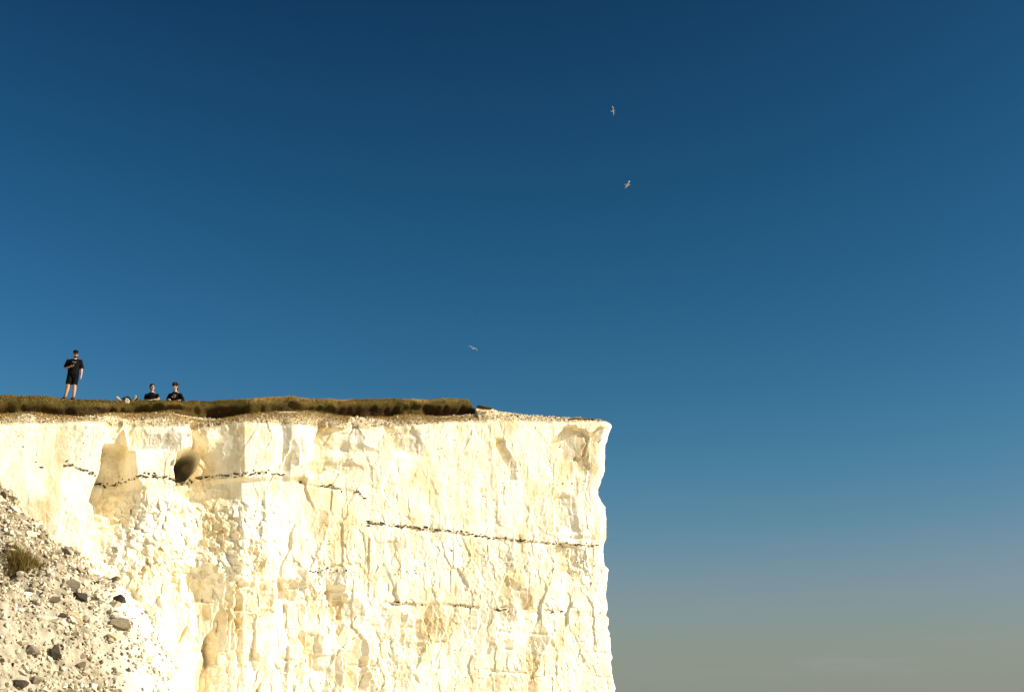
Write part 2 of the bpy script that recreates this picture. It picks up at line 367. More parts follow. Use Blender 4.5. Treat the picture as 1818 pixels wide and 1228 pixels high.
    d += edge([(775, 878), (850, 908)], 0.16, 16, 8, 8, 782, 846)
    d += edge([(920, 1012), (960, 1018)], 0.12, 20, 8, 8, 930, 952)
    d += edge([(800, 860), (900, 770)], 0.0, 16, 8, 8, 782, 846)
    d += edge([(1000, 322), (1080, 320)], 0.36, 62, 6, 3, 1015, 1070)
    d += edge([(1000, 300), (1080, 296)], 0.28, 20, 6, 10, 1015, 1070)
    d += edge([(1030, 416), (1090, 412)], 0.26, 50, 8, 3, 1042, 1086)
    d += edge([(1030, 456), (1090, 458)], 0.24, 26, 8, 8, 1045, 1086)
    d += edge([(1090, 414), (1190, 416)], 0.22, 44, 8, 8, 1105, 1185)
    d += edge([(1080, 360), (1170, 362)], 0.22, 20, 8, 8, 1130, 1175)
    d += edge([(1040, 578), (1110, 582)], 0.26, 58, 8, 6, 1048, 1100)
    d += edge([(1030, 490), (1100, 492)], 0.22, 70, 8, 6, 1038, 1062)
    d += edge([(1120, 528), (1190, 548)], 0.26, 40, 8, 12, 1130, 1185)
    d += edge([(1170, 640), (1228, 636)], 0.16, 30, 8, 12, 1175, 1215)
    d += edge([(1090, 708), (1150, 708)], 0.16, 22, 8, 12, 1100, 1145)
    d += edge([(1100, 735), (1160, 735)], 0.16, 28, 8, 8, 1110, 1150)
    d += edge([(1030, 905), (1090, 918)], 0.18, 30, 8, 3, 1040, 1080)
    # hollows near the corner
    for (cx, cy, rx, ry, dp) in ((1018, 786, 35, 29, .62), (1062, 769, 15, 15, .30), (470, 775, 12, 22, .10)):
        q = 1 - ((PX - cx + 1.6 * wob) / rx)**2 - ((PY - cy + 1.8 * wob) / ry)**2 + .5 * vnoise(S * 4, Z * 4, 38)
        d -= dp * sst(0, .22, q) * (1.05 - np.clip((PX - cx + rx) / (2 * rx), 0, 1))
    # notches at the flint bands
    for pts in BANDS[:3]:
        yb = I(PX, pts); d -= 0.035 * np.exp(-((PY - yb - 2) / 2.6)**2) * sst(-.2, .25, vnoise(S * 1.7, S * 0 + 4, 45)) * (PX > pts[0][0]) * (PX < pts[-1][0])
    return d
BANDS = [
    [(105, 828), (130, 838), (160, 850), (185, 858), (220, 855), (260, 848), (305, 854), (345, 849), (385, 843), (430, 844), (470, 840), (500, 845), (530, 856), (565, 862), (600, 865), (635, 873), (646, 886)],
    [(652, 928), (700, 933), (760, 938), (820, 946), (880, 955), (940, 961), (1000, 966), (1074, 969)],
    [(690, 1070), (760, 1072), (830, 1076), (900, 1083), (1000, 1088), (1085, 1092)],
    [(545, 1013), (590, 1015), (640, 1015)],
]

# ---- wall rows
ZB = 2.4
z_low = np.linspace(-0.4, ZB, 14)[:-1]
nv = int((12.2 - ZB) / STEP)
vv = np.linspace(0, 1, nv)
rowsZ = np.concatenate([np.repeat(z_low[:, None], NC, 1), ZB + vv[:, None] * (zlip[None, :] - ZB)], 0)
NW = rowsZ.shape[0]
PXb, PYb = project(np.repeat(pX[None], NW, 0), np.repeat(pY[None], NW, 0), rowsZ)
AL = np.repeat(arclen[None], NW, 0)
wfront = 1 - sst(s_arc0 + RAD * 0.9, s_arc0 + RAD * 1.6, AL)
Dfront = disp(AL, rowsZ, PXb, PYb)
Dside = 0.35 * fbm(AL / 2.0, rowsZ / 2.5, 91, 4) + 0.06 * fbm(AL / .3, rowsZ / .4, 95, 3)
D = Dfront * wfront + Dside * (1 - wfront)
D *= 1 - 0.45 * sst(s_arc0 - 0.5, s_arc0 + 0.1, AL) * wfront
# round the top of the wall back into the debris slope
lipfade = np.clip((rowsZ - (zlip[None] - 0.16)) / 0.16, 0, 1)
D -= 0.10 * lipfade**2 + 0.05 * lipfade * vnoise(AL * 4, AL * 0, 12)
# corner outline: slide the columns near the corner along the wall
want_s = pix_to_wall(I(PYb[:, np.searchsorted(arclen, s_arc0)], CORNER), PYb[:, np.searchsorted(arclen, s_arc0)])[0]
slide = (want_s - s_corner0)[:, None] * sst(s_corner0 - 1.6, s_corner0 - 0.2, AL)
slide = slide + 0.05 * fbm(rowsZ / 0.22, rowsZ * 0 + 3, 15, 3) * sst(s_corner0 - .5, s_corner0 - .1, AL)
# ---- rows behind the lip: debris slope, then the plateau
xs_top = colpx_m
y_tb = I(xs_top, TURFB); y_sk = I(xs_top, SKYL); has_turf = 1 - sst(848, 858, xs_top)
side = sst(s_arc0 + RAD * 0.3, s_arc0 + RAD * 1.2, arclen)
def topz(r, py):                                # height r metres behind the lip that shows at row py
    return z_at(pY - nY * r, py)
R1 = 0.55
z_deb = topz(R1, np.where(has_turf > 0.5, y_tb, y_sk))
z_deb = z_deb * (1 - side) + (zlip + 0.12) * side
z_crest = topz(1.15, y_sk) * (1 - side) + (zlip + 0.16) * side
rr_ = np.concatenate([np.linspace(0.02, R1, 22), [0.7, 0.9, 1.2, 1.6, 2.2, 3, 4, 6, 9, 13, 18, 25, 34, 46]])
top_rows = []
for r in rr_:
    t = min(r / R1, 1.0); z = zlip + (z_deb - zlip) * (t ** 0.9)
    if r > R1: z = z_deb - 0.04 * min(r - R1, 2.0)
    top_rows.append(z + (0.05 * fbm(arclen / 0.25, arclen * 0 + r / .2, 61, 3) * math.sin(min(t, 1) * math.pi * .8 + .2)))
top_rows = np.array(top_rows)
NT = len(rr_)
D_lip = D[-1]; D_soft = D_lip.copy()
for _ in range(500): D_soft[1:-1] = .25 * D_soft[:-2] + .5 * D_soft[1:-1] + .25 * D_soft[2:]
sl_lip = slide[-1]
PXW = pX[None] + nX[None] * D + E[0] * slide; PYW = pY[None] + nY[None] * D + E[1] * slide
fade = np.clip(1 - rr_ / 3.0, 0, 1)[:, None]; ks = sst(0.0, 0.35, rr_)[:, None]; D_top = D_lip[None] * (1 - ks) + D_soft[None] * ks
# behind the lip every column runs straight back from the edge; columns on the side wall stop short of each other
back = rr_[:, None] * np.where(arclen[None] < s_arc0, 1.0, np.clip(1.0, 0, 1))
kx = np.where(arclen < s_arc0, nX, nX); ky = nY
lim = np.where(arclen < s_arc0 - 3, 60.0, np.where(arclen > s_arc0 + RAD * TURN + 3, 3.0, 1.4))
back = np.minimum(back, lim[None])
PXT = pX[None] + nX[None] * (D_top * fade - back) + E[0] * sl_lip[None] * fade
PYT = pY[None] + nY[None] * (D_top * fade - back) + E[1] * sl_lip[None] * fade
V = np.stack([np.concatenate([PXW, PXT]), np.concatenate([PYW, PYT]), np.concatenate([rowsZ, top_rows])], -1)
me = np_mesh('cliff', V.reshape(-1, 3), grid_faces(NW + NT, NC), smooth=False)
deb = np.zeros((NW + NT, NC)); deb[NW:] = 0.9
deb[:NW] = 0.9 * sst(-0.10, 0.02, rowsZ - zlip[None] + 0.06 * vnoise(AL * 5, AL * 0, 3) * 2)
stn = np.zeros((NW + NT, NC))
for pts in BANDS[:3]:
    yb = I(PXb, pts); stn[:NW] = np.maximum(stn[:NW], 0.65 * np.exp(-((PYb - yb) / 3.5)**2) * (PXb > pts[0][0]) * (PXb < pts[-1][0]) * sst(-.1, .3, vnoise(AL * 3, rowsZ * 5, 33)))
add_attr(me, 'debris', deb); add_attr(me, 'stain', stn)
cliff = link('cliff', me, mat=M_chalk); tag(cliff, kind='structure')

def wall_surface(px, py):
    """world point and outward normal on the rock that shows near photo pixel (px,py)"""
    s, z = pix_to_wall(px, py)
    j = int(np.clip(np.searchsorted(arclen, s), 2, NC - 3)); i = int(np.clip(np.searchsorted(rowsZ[:, j], z), 2, NW - 3))
    p = V[i, j]; a = V[i, j + 2] - V[i, j - 2]; b = V[i + 2, j] - V[i - 2, j]
    nn = np.cross(a, b); nn /= (np.linalg.norm(nn) + 1e-9)
    return p, nn

# ---------------------------------------------------------------- stones
def stone_template(k, elong=1.0, flat=0.7, pts=13):
    bm = bmesh.new(); rr = random.Random(100 + k)
    for _ in range(pts):
        v = Vector((rr.gauss(0, 1), rr.gauss(0, 1), rr.gauss(0, 1))).normalized() * rr.uniform(.8, 1.05)
        bm.verts.new((v.x * elong, v.y * .85, v.z * flat))
    res = bmesh.ops.convex_hull(bm, input=bm.verts)
    bmesh.ops.delete(bm, geom=list({g for g in res['geom_interior'] if isinstance(g, bmesh.types.BMVert)} | {g for g in res['geom_unused'] if isinstance(g, bmesh.types.BMVert)}), context='VERTS')
    bmesh.ops.triangulate(bm, faces=bm.faces[:])
    bm.normal_update()
    me = bpy.data.meshes.new('stone'); bm.to_mesh(me); bm.free(); return me
T_ST = [stone_template(k, random.uniform(.9, 1.3), random.uniform(.6, .85)) for k in range(10)]
T_NP = []
for t in T_ST:
    v = np.zeros(len(t.vertices) * 3, np.float32); t.vertices.foreach_get('co', v)
    T_NP.append((v.reshape(-1, 3), np.array([p.vertices[:] for p in t.polygons])))
def rot_rand(n):
    q = rng.normal(size=(n, 4)); q /= np.linalg.norm(q, axis=1, keepdims=True)
    w, x, y, z = q.T
    return np.stack([1 - 2*(y*y+z*z), 2*(x*y-z*w), 2*(x*z+y*w), 2*(x*y+z*w), 1 - 2*(x*x+z*z), 2*(y*z-x*w), 2*(x*z-y*w), 2*(y*z+x*w), 1 - 2*(x*x+y*y)], -1).reshape(n, 3, 3)
def merged_stones(name, P, size, parent, mat, scl=None, tint_rng=(0, 1)):
    P = np.asarray(P, float); n = len(P); size = np.asarray(size, float); k = rng.integers(0, len(T_NP), n); Rm = rot_rand(n)
    vs_, fs_, ts_ = [], [], []; off = 0
    for a in range(n):
        v, f = T_NP[k[a]]
        w = (v @ Rm[a].T) * size[a]
        if scl is not None: w = w * scl
        vs_.append(w + P[a]); fs_.append(f + off); off += len(v); ts_.append(np.full(len(v), rng.uniform(*tint_rng)))
    me = np_mesh(name, np.concatenate(vs_), np.concatenate(fs_)); add_attr(me, 'tint', np.concatenate(ts_))
    o = link(name, me, parent, mat); tag(o, kind='stuff'); return o
for t in T_ST: t.materials.append(M_stone)
T_FL = []
for k in range(6):
    t = stone_template(50 + k, 1.5, .6, 14); t.materials.append(M_flint); T_FL.append(t)

# flints: larger nodules one by one, the small ones of each band together
for bi, pts in enumerate(BANDS):
    x0, x1 = pts[0][0], pts[-1][0]; P, Sz = [], []
    x = x0
    while x < x1:
        clump = 0.5 + vnoise(np.array(x / 22.0), np.array(bi * 3.3), 44)
        x += random.uniform(1.0, 4.5) / (0.35 + 1.3 * float(clump)) * (1.0 if bi < 2 else 2.4)
        if float(clump) < ((.22, .15, .5, .5)[bi]): continue
        p, nn = wall_surface(x, float(I(x, pts)) + random.gauss(0, (2.4, 1.7, 2.6, 2)[bi]))
        s = random.uniform(.018, .05)
        if random.random() < 0.16:
            o = link('flint_nodule', random.choice(T_FL), cliff); s = random.uniform(.06, .10)
            o.location = Vector(p) - Vector(nn) * s * .25; o.scale = (s, s, s * .9)
            o.rotation_euler = (random.uniform(-.4, .4), random.uniform(-.4, .4), R(20) + random.uniform(-.4, .4))
        else:
            P.append(p - nn * s * .30); Sz.append(s * 1.35)
    merged_stones('flint_band', P, Sz, cliff, M_flint, scl=np.array([1.1, 1.0, .95]), tint_rng=(0, .75))
P, Sz = [], []
clusters = [(865, 880, 60, 20), (1010, 860, 40, 8), (900, 990, 60, 20), (800, 990, 40, 15), (960, 985, 40, 15), (560, 950, 60, 25), (840, 1010, 80, 12), (560, 1218, 40, 6), (860, 1205, 120, 6), (1040, 1185, 30, 10), (720, 1020, 40, 15), (700, 770, 20, 4), (350, 930, 90, 35), (90, 800, 70, 30), (1050, 1010, 20, 15), (1060, 750, 12, 3), (500, 990, 100, 20), (900, 830, 90, 40), (620, 840, 40, 30), (780, 780, 80, 20)]
for cx, cy, rx, ry in clusters:
    for _ in range(11):
        px, py = random.gauss(cx, rx * .6), random.gauss(cy, ry * .6)
        if px > 1066 or py < 760 or px < 5: continue
        p, nn = wall_surface(px, py); s = random.uniform(.012, .036)
        P.append(p - nn * s * .25); Sz.append(s * 1.15)
for _ in range(170):
    p, nn = wall_surface(random.uniform(420, 1066), random.uniform(765, 1226)); s = random.uniform(.008, .024)
    P.append(p - nn * s * .25); Sz.append(s * 1.15)
merged_stones('flint_specks', P, Sz, cliff, M_flint, tint_rng=(0, .95))
for px, py, s in ((38, 804, .05), (30, 784, .04), (800, 978, .07), (791, 1003, .04), (833, 1009, .045), (737, 1017, .06), (995, 1086, .09), (1066, 1088, .07), (892, 1082, .07), (840, 1076, .06), (1080, 1128, .07), (920, 835, .05), (1002, 789, .06), (1000, 858, .055), (1018, 857, .05), (1068, 748, .09), (1048, 785, .05), (70, 838, .08), (115, 828, .08), (60, 828, .05)):
    p, nn = wall_surface(px, py)
    o = link('flint_nodule', random.choice(T_FL), cliff); o.location = Vector(p) - Vector(nn) * s * .3; o.scale = (s * .9, s, s * .75)
    o.rotation_euler = (random.uniform(-.6, .6), random.uniform(-.6, .6), random.uniform(-.6, .6))

# loose chalk crumbs lying on the slope above the lip
P, Sz = [], []
for _ in range(2600):
    j = random.randrange(30, int(np.searchsorted(arclen, s_arc0 + .2))); i = NW + random.randrange(0, 22)
    s = random.choice([.012, .018, .025, .03, .045]) * random.uniform(.7, 1.3)
    P.append(V[i, j] + np.array([random.uniform(-.02, .02), random.uniform(-.02, .02), s * .3])); Sz.append(s)
merged_stones('chalk_crumbs', P, Sz, cliff, M_stone)
P, Sz = [], []
for _ in range(1100):
    j = random.randrange(30, int(np.searchsorted(arclen, s_arc0))); i = NW + random.randrange(0, 22)
    s = random.uniform(.012, .03); P.append(V[i, j] + np.array([0, 0, s * .3])); Sz.append(s)
merged_stones('flint_crumbs', P, Sz, cliff, M_flint)

# ---------------------------------------------------------------- turf on top
jt = np.where((xs_top < 856) & (arclen < s_arc0))[0][::2]
TS = arclen[jt]; tpx = xs_top[jt]
bX = (pX[jt] + nX[jt] * D_soft[jt] * .8); bY = (pY[jt] + nY[jt] * D_soft[jt] * .8)
tzb = z_at(bY + .5 * .94, I(tpx, TURFB) - 4 + 11 * vnoise(TS * 1.6, TS * 0, 201) + 13 * vnoise(TS * 6, TS * 0, 202)) - 0.03; tzc = z_at(bY + 1.15 * .94, I(tpx, SKYL))
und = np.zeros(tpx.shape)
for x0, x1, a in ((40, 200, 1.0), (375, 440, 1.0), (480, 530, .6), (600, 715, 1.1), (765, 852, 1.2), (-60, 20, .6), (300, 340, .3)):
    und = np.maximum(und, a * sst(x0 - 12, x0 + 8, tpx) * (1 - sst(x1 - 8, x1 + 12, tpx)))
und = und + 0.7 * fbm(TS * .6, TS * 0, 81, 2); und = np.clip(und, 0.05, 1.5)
Ht = tzc - tzb
prof_r = [(.80, .56, 1), (.84, .58, 1), (.80, .58, 1), (.72, .50, 1), (.58, .44, .9), (.52, .42, .45), (.54, .46, .1), (.62, .58, 0), (.78, .74, 0), (.96, .94, 0), (1.15, 1.12, 0), (1.5, 1.5, 0), (2.2, 2.2, 0), (3.5, 3.5, 0), (6, 6, 0), (10, 10, 0), (16, 16, 0), (25, 25, 0), (40, 40, 0)]
prof_h = [-.55, .0, .16, .30, .40, .50, .62, .76, .88, .96, 1.0, 1.0, .97, .92, .80, .6, .4, .1, -.3]
TR, THh, soil = [], [], []
for (ru, rn, so), hh in zip(prof_r, prof_h):
    wv = 0.24 * fbm(TS / 1.6, TS * 0 + hh * 3.5, 83, 3) * (1 if .0 < hh < .97 else 0)
    TR.append((rn + (ru - rn) * np.clip(und, 0, 1.2) if ru < 1.2 else ru) + wv)
    THh.append(tzb + Ht * hh + (0.05 * fbm(TS / .35, TS * 0 + hh * 3, 85, 3) if ru <= 1.15 else 0.0) * (1 if hh < .97 else .5))
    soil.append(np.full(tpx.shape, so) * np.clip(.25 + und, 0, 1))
TR = np.array(TR); THh = np.array(THh); soil = np.array(soil)
endk = sst(848, 856, tpx)[None]; THh = THh * (1 - endk) + np.minimum(THh, tzb[None] - .05) * endk; soil = np.maximum(soil, sst(840, 848, tpx)[None])
TX = bX[None] - N[0] * TR; TY = bY[None] - N[1] * TR
TV = np.stack([TX, TY, THh], -1)
me = np_mesh('turf', TV.reshape(-1, 3), grid_faces(*TR.shape), smooth=True); add_attr(me, 'soil', soil)
m, n, l, b = mat_new('turf', 0.95, 0.1)
t1 = noise_node(n, l, 2.0, 5, .65); g1 = ramp(n, l, t1.outputs[0], [(0.35, (0.050, 0.045, 0.008)), (0.5, (0.080, 0.058, 0.012)), (0.66, (0.13, 0.078, 0.020))])
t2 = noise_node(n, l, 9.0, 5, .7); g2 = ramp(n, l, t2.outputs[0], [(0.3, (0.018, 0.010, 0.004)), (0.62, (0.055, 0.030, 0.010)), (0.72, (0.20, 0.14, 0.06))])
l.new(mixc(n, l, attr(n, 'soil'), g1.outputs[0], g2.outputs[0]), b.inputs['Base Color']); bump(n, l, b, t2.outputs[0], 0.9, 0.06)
M_turf = m
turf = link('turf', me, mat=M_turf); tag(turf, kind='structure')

# grass blades
def blades(name, base, hgt, lean, tint, mat, width=.006):
    n = len(base); ang = rng.uniform(0, 2 * np.pi, n); wv = np.stack([np.cos(ang), np.sin(ang), np.zeros(n)], -1) * (width * rng.uniform(.6, 1.4, n))[:, None]
    la = rng.uniform(0, 2 * np.pi, n); lv = np.stack([np.cos(la), np.sin(la), np.zeros(n)], -1) * (lean * hgt * rng.uniform(.2, 1, n))[:, None]
    up = np.zeros((n, 3)); up[:, 2] = hgt
    a = base - wv; b_ = base + wv; c = base + up * .6 + lv * .45 + wv * .6; d = base + up * .6 + lv * .45 - wv * .6; t = base + up + lv
    Vv = np.stack([a, b_, c, d, t], 1).reshape(-1, 3); o = np.arange(n)[:, None] * 5
    Fc = np.concatenate([o + np.array([[0, 1, 2]]), o + np.array([[0, 2, 3]]), o + np.array([[3, 2, 4]])])
    me = np_mesh(name, Vv, Fc); add_attr(me, 'tint', np.repeat(tint, 5)); add_attr(me, 'tip', np.tile([0, 0, .6, .6, 1.0], n))
    return link(name, me, None, mat)
def grass_material():
    m, n, l, b = mat_new('grass', 0.8, 0.15)
    r = ramp(n, l, attr(n, 'tint'), [(0, (0.055, 0.060, 0.010)), (0.3, (0.10, 0.085, 0.016)), (0.6, (0.20, 0.125, 0.030)), (1, (0.52, 0.34, 0.11))])
    l.new(r.outputs[0], b.inputs['Base Color']); return m
M_grass = grass_material()
nb = 52000
jj = rng.integers(0, len(jt) - 1, nb); rowf = rng.choice([5, 6, 7, 8, 9, 10, 11], nb, p=[.05, .10, .17, .20, .23, .18, .07]); fr = rng.random((nb, 1)); fr2 = rng.random((nb, 1))
base = (TV[rowf, jj] * (1 - fr) + TV[rowf + 1, jj] * fr) * (1 - fr2) + (TV[rowf, jj + 1] * (1 - fr) + TV[rowf + 1, jj + 1] * fr) * fr2
base[:, 2] -= .006
kp = rng.random(nb) > np.where(rowf < 7, np.clip(und[jj] * 1.1, 0, .97), 0); base = base[kp]; jj = jj[kp]; rowf = rowf[kp]; nb = len(jj)
dry = sst(360, 470, tpx[jj]); tint = np.clip(.26 + .36 * dry + .32 * rng.random(nb) + .5 * vnoise(TS[jj] * 1.3, rowf * .4, 88) + .14 * (rowf < 7), 0, 1)
hg = rng.uniform(.018, .05, nb) * (1 + .9 * (rowf < 8))
g = blades('grass', base, hg, .9, tint, M_grass, .005)
tag(g, 'short olive and dry golden grass along the cliff edge', 'grass', kind='stuff')
# dry straw hanging and growing on the bank below the turf edge
nb = 24000
jj = rng.integers(30, int(np.searchsorted(arclen, s_arc0 - 4.6)), nb); ii = NW + np.clip(22 - np.abs(rng.normal(0, 9, nb)), 1, 23).astype(int)
base = V[ii, jj].copy(); keep = (vnoise(arclen[jj] * 1.1, ii * .05, 99) > -.12); base = base[keep]
g2 = blades('dry_grass', base, rng.uniform(.03, .10, len(base)), 1.0, rng.uniform(.5, 1, len(base)) ** .6, M_grass, .006)
tag(g2, 'pale dry grass stalks on the bank beneath the turf edge', 'dry grass', kind='stuff')

# ---------------------------------------------------------------- debris slope at the left
sA = float(pix_to_wall(-55, 900)[0]); zA = float(pix_to_wall(-55, 838)[1]); rA = 1.0
def talus_z(s, r):
    ds = (s - sA); rho = np.sqrt(np.clip(r - rA, -3, None)**2 + ds**2)
    gprof = np.interp(rho, [0, .5, 4.5, 6.0, 7.6, 14, 40], [0, .32, 3.5, 5.0, 7.9, 18, 60])
    z = zA - gprof
    z = z + 1.0 * fbm(s / 2.4, r / 2.4, 111, 3) + 0.36 * fbm(s / .7, r / .7, 115, 4)
    return z
gs = np.arange(sA - 6, sA + 10.5, .06); gr = np.concatenate([np.arange(-1.2, 12.5, .06)])
GS, GR = np.meshgrid(gs, gr); GZ = talus_z(GS, GR)
q1, q2, _, _, qh = voronoi(GS / .14, GR / .14, 121); GZ = GZ + .05 * (np.clip(.6 - q1, 0, 1)) * qh(0)
GZ = np.maximum(GZ, -0.3 + 0 * GZ)
gx, gy = xy_wall(GS, GR); TVt = np.stack([gx, gy, GZ], -1)
me = np_mesh('debris_slope', TVt.reshape(-1, 3), grid_faces(*GS.shape), smooth=False)
tpxx, tpyy = project(gx, gy, GZ)
# fresh chalk dust runs down the right flank
def dustf(s, r): return np.clip(sst(1.2, 2.6, (s - sA) * .55 - (r - rA) * .22 + 1.2 * vnoise(s * .8, r * .8, 131)), 0, 1)
add_attr(me, 'dust', np.clip(dustf(GS, GR) + .22 * sst(-.1, .3, vnoise(GS * .9, GR * .9, 133)), 0, 1))
talus = link('debris_slope', me, mat=M_rubble); tag(talus, kind='structure')
def talus_point(px, py):
    u, dy, dz = ray(px, py)
    for t in np.arange(24, 62, .05):
        x, y, z = u * t, dy * t, CAMZ + dz * t
        s = (x - W0[0]) * E[0] + (y - W0[1]) * E[1]; r = (x - W0[0]) * N[0] + (y - W0[1]) * N[1]
        if z < talus_z(np.array(s), np.array(r)): break
    return Vector((x, y, float(talus_z(np.array(s), np.array(r)))))
def scatter(n, s_rng=(-2.0, 8.5), r_rng=(.3, 10.5)):
    s = sA + rng.uniform(*s_rng, n); r = rng.uniform(*r_rng, n); z = talus_z(s, r); k = z > 1.2
    s, r, z = s[k], r[k], z[k]; x, y = xy_wall(s, r); return s, r, np.stack([x, y, z], -1)
s, r, P = scatter(14000); dd = dustf(s, r); k = rng.random(len(P)) > dd * .80; P = P[k]
sz = np.exp(rng.normal(math.log(.052), .5, len(P))).clip(.018, .12); P[:, 2] += sz * .25
merged_stones('rubble', P, sz, talus, M_stone)
s, r, P = scatter(1700); dd = dustf(s, r); k = rng.random(len(P)) > dd * .9; P = P[k]
sz = np.exp(rng.normal(math.log(.04), .4, len(P))).clip(.015, .08); P[:, 2] += sz * .3
merged_stones('flint_rubble', P, sz, talus, M_flint)
s, r, P = scatter(330, (-1.2, 6.5), (.5, 8.5)); dd = dustf(s, r)
cnt = 0
for a in range(len(P)):
    if random.random() < dd[a] * .75 or cnt >= 240: continue
    sz = random.uniform(.08, .24) ** 1.0; cnt += 1
    o = link('stone', random.choice(T_ST), talus); o.location = Vector(P[a]) + Vector((0, 0, sz * .25)); o.scale = (sz * random.uniform(.8, 1.2), sz, sz * random.uniform(.7, 1))
    o.rotation_euler = (random.uniform(-.5, .5), random.uniform(-.5, .5), random.uniform(0, 6.3))

# the larger rocks one can point at
def boulder(name, px, py, size, mat, label, cat, seed, rot=(0, 0, 0), surf=talus_point, sink=.25, pts=16):
    bm = bmesh.new(); rr = random.Random(seed)
    for _ in range(pts):
        v = Vector((rr.gauss(0, 1), rr.gauss(0, 1), rr.gauss(0, 1))); v /= max(abs(v.x), abs(v.y), abs(v.z)) ** .55 * v.length ** .45
        bm.verts.new((v.x * size[0], v.y * size[1], v.z * size[2]))
    res = bmesh.ops.convex_hull(bm, input=bm.verts)
    bmesh.ops.delete(bm, geom=[v for v in bm.verts if not v.link_faces], context='VERTS')
    bmesh.ops.bevel(bm, geom=bm.edges[:], offset=min(size) * .07, segments=1, affect='EDGES')
    bmesh.ops.triangulate(bm, faces=bm.faces[:])
    bmesh.ops.subdivide_edges(bm, edges=bm.edges[:], cuts=1)
    for v in bm.verts: v.co += Vector((rr.uniform(-1, 1), rr.uniform(-1, 1), rr.uniform(-1, 1))) * min(size) * .045
    bm.normal_update()
    me = bpy.data.meshes.new(name); bm.to_mesh(me); bm.free()
    o = link(name, me, None, mat); p = surf(px, py); o.location = p + Vector((0, 0, size[2] * (1 - sink))); o.rotation_euler = rot
    tag(o, label, cat); return o
G = 'larger rocks lying on the debris slope'
for a in (
    ('rock', 211, 1072, (.22, .18, .16), M_dark, 'black angular flint block on pale chalk dust at the slope\'s right', 'rock', 3, (.2, .35, .3)),
    ('rock', 214, 1116, (.34, .24, .18), M_grey, 'grey boulder below the black flint block near the slope\'s right edge', 'rock', 4, (.1, .15, .1)),
    ('rock', 97, 1176, (.15, .14, .26), M_dark, 'upright pointed dark stone low on the debris slope casting a shadow', 'rock', 5, (.1, -.15, .4)),
    ('rock', 57, 1162, (.28, .2, .12), M_grey, 'tilted grey slab just left of the upright pointed stone', 'rock', 6, (.2, .55, .2)),
    ('rock', 262, 1090, (.17, .14, .10), M_tan, 'small brown stone perched on the right rim of the debris slope', 'rock', 8, (.3, .2, 0)),
    ('rock', 142, 1064, (.26, .2, .13), M_dark, 'low dark boulder in the middle of the debris slope', 'rock', 9, (0, .1, .4)),
    ('rock', 128, 1048, (.26, .22, .18), M_grey, 'pale grey boulder behind the low dark boulder', 'rock', 10, (.2, .2, .1)),
    ('rock', 132, 1102, (.28, .16, .16), M_tan, 'long smooth tan rock leaning downhill on the debris slope', 'rock', 12, (.1, .75, .3)),
    ('rock', 108, 1098, (.2, .14, .09), M_dark, 'flat dark stone touching the long tan rock', 'rock', 13, (.1, .1, .2)),
    ('rock', 172, 998, (.24, .15, .09), M_dark, 'dark flat flint high on the slope under the chalk buttress', 'rock', 14, (.1, -.5, .3)),
    ('rock', 112, 985, (.26, .18, .10), M_dark, 'dark brown stone right of the dry grass tuft', 'rock', 15, (.1, .1, .1)),
    ('rock', 36, 1220, (.24, .18, .13), M_dark, 'dark rock at the very bottom left of the slope', 'rock', 16, (.1, .1, .5)),
    ('rock', 66, 1216, (.20, .16, .11), M_grey, 'grey brown rock beside the bottom-left dark rock', 'rock', 17, (.1, .1, .5)),
    ('rock', 200, 1135, (.20, .15, .08), M_tan, 'thin tan flake lying below the grey boulder', 'rock', 18, (.1, .2, .1)),
    ('rock', 150, 892, (.12, .10, .07), M_dark, 'dark stone on the top rim of the debris slope by the chalk wall', 'rock', 19, (.1, .3, .1)),
): o = boulder(*a); o['group'] = G
def turf_point(px, r):
    s = float(pix_to_wall(px, 715)[0]); k = int(np.clip(np.searchsorted(TS, s), 1, len(TS) - 2)); i = int(np.argmin(abs(TR[:, k] - r)))
    # follow the turf surface between its rows
    rr = TR[7:, k]; return Vector((float(np.interp(r, rr, TX[7:, k])), float(np.interp(r, rr, TY[7:, k])), float(np.interp(r, rr, THh[7:, k]))))
boulder('chalk_stone', 226, 718, (.11, .09, .12), M_stone, 'single white chalk lump on the turf below the lying person\'s feet', 'stone', 30, (.1, .2, .3), surf=lambda px, py: turf_point(px, .62) + Vector((N[0] * .12, N[1] * .12, -.10)), sink=.3)

def clod_at(px, py):
    s_ = float(pix_to_wall(px, 724)[0]); j = int(np.searchsorted(arclen, s_)); return Vector(V[NW + 20, j])
o = boulder('turf_clod', 868, 724, (.34, .14, .055), M_turf, 'small dark clod of turf lying just right of the turf edge', 'turf clod', 41, (0, .06, .35), surf=clod_at, sink=.1)
# tuft of dry grass on the slope
def tuft(px, py, n, wx, h, label):
    c = talus_point(px, py); b_ = np.stack([rng.normal(0, wx, n), rng.normal(0, wx * .8, n), np.zeros(n)], -1)
    gx_, gy_ = b_[:, 0] + c.x - W0[0], b_[:, 1] + c.y - W0[1]
    b_[:, 2] = talus_z(gx_ * E[0] + gy_ * E[1], gx_ * N[0] + gy_ * N[1]) - c.z
    o = blades('grass_tuft', b_, rng.uniform(.4, 1, n) * h * np.exp(-(b_[:, 0] / wx / 1.6)**2 - (b_[:, 1] / wx / 1.3)**2), .8, np.clip(rng.normal(.48, .22, n), 0, 1), M_grass, .007)
    o.location = c - Vector((0, 0, .03)); tag(o, label, 'grass', kind='stuff')
tuft(40, 1010, 3600, .34, .75, 'golden brown tuft of dry grass on the chalk debris slope')
tuft(8, 930, 400, .14, .18, 'small dry tuft at the left edge above the larger grass tuft')
tuft(12, 1040, 400, .16, .16, 'thin green brown tuft just below the larger grass tuft')

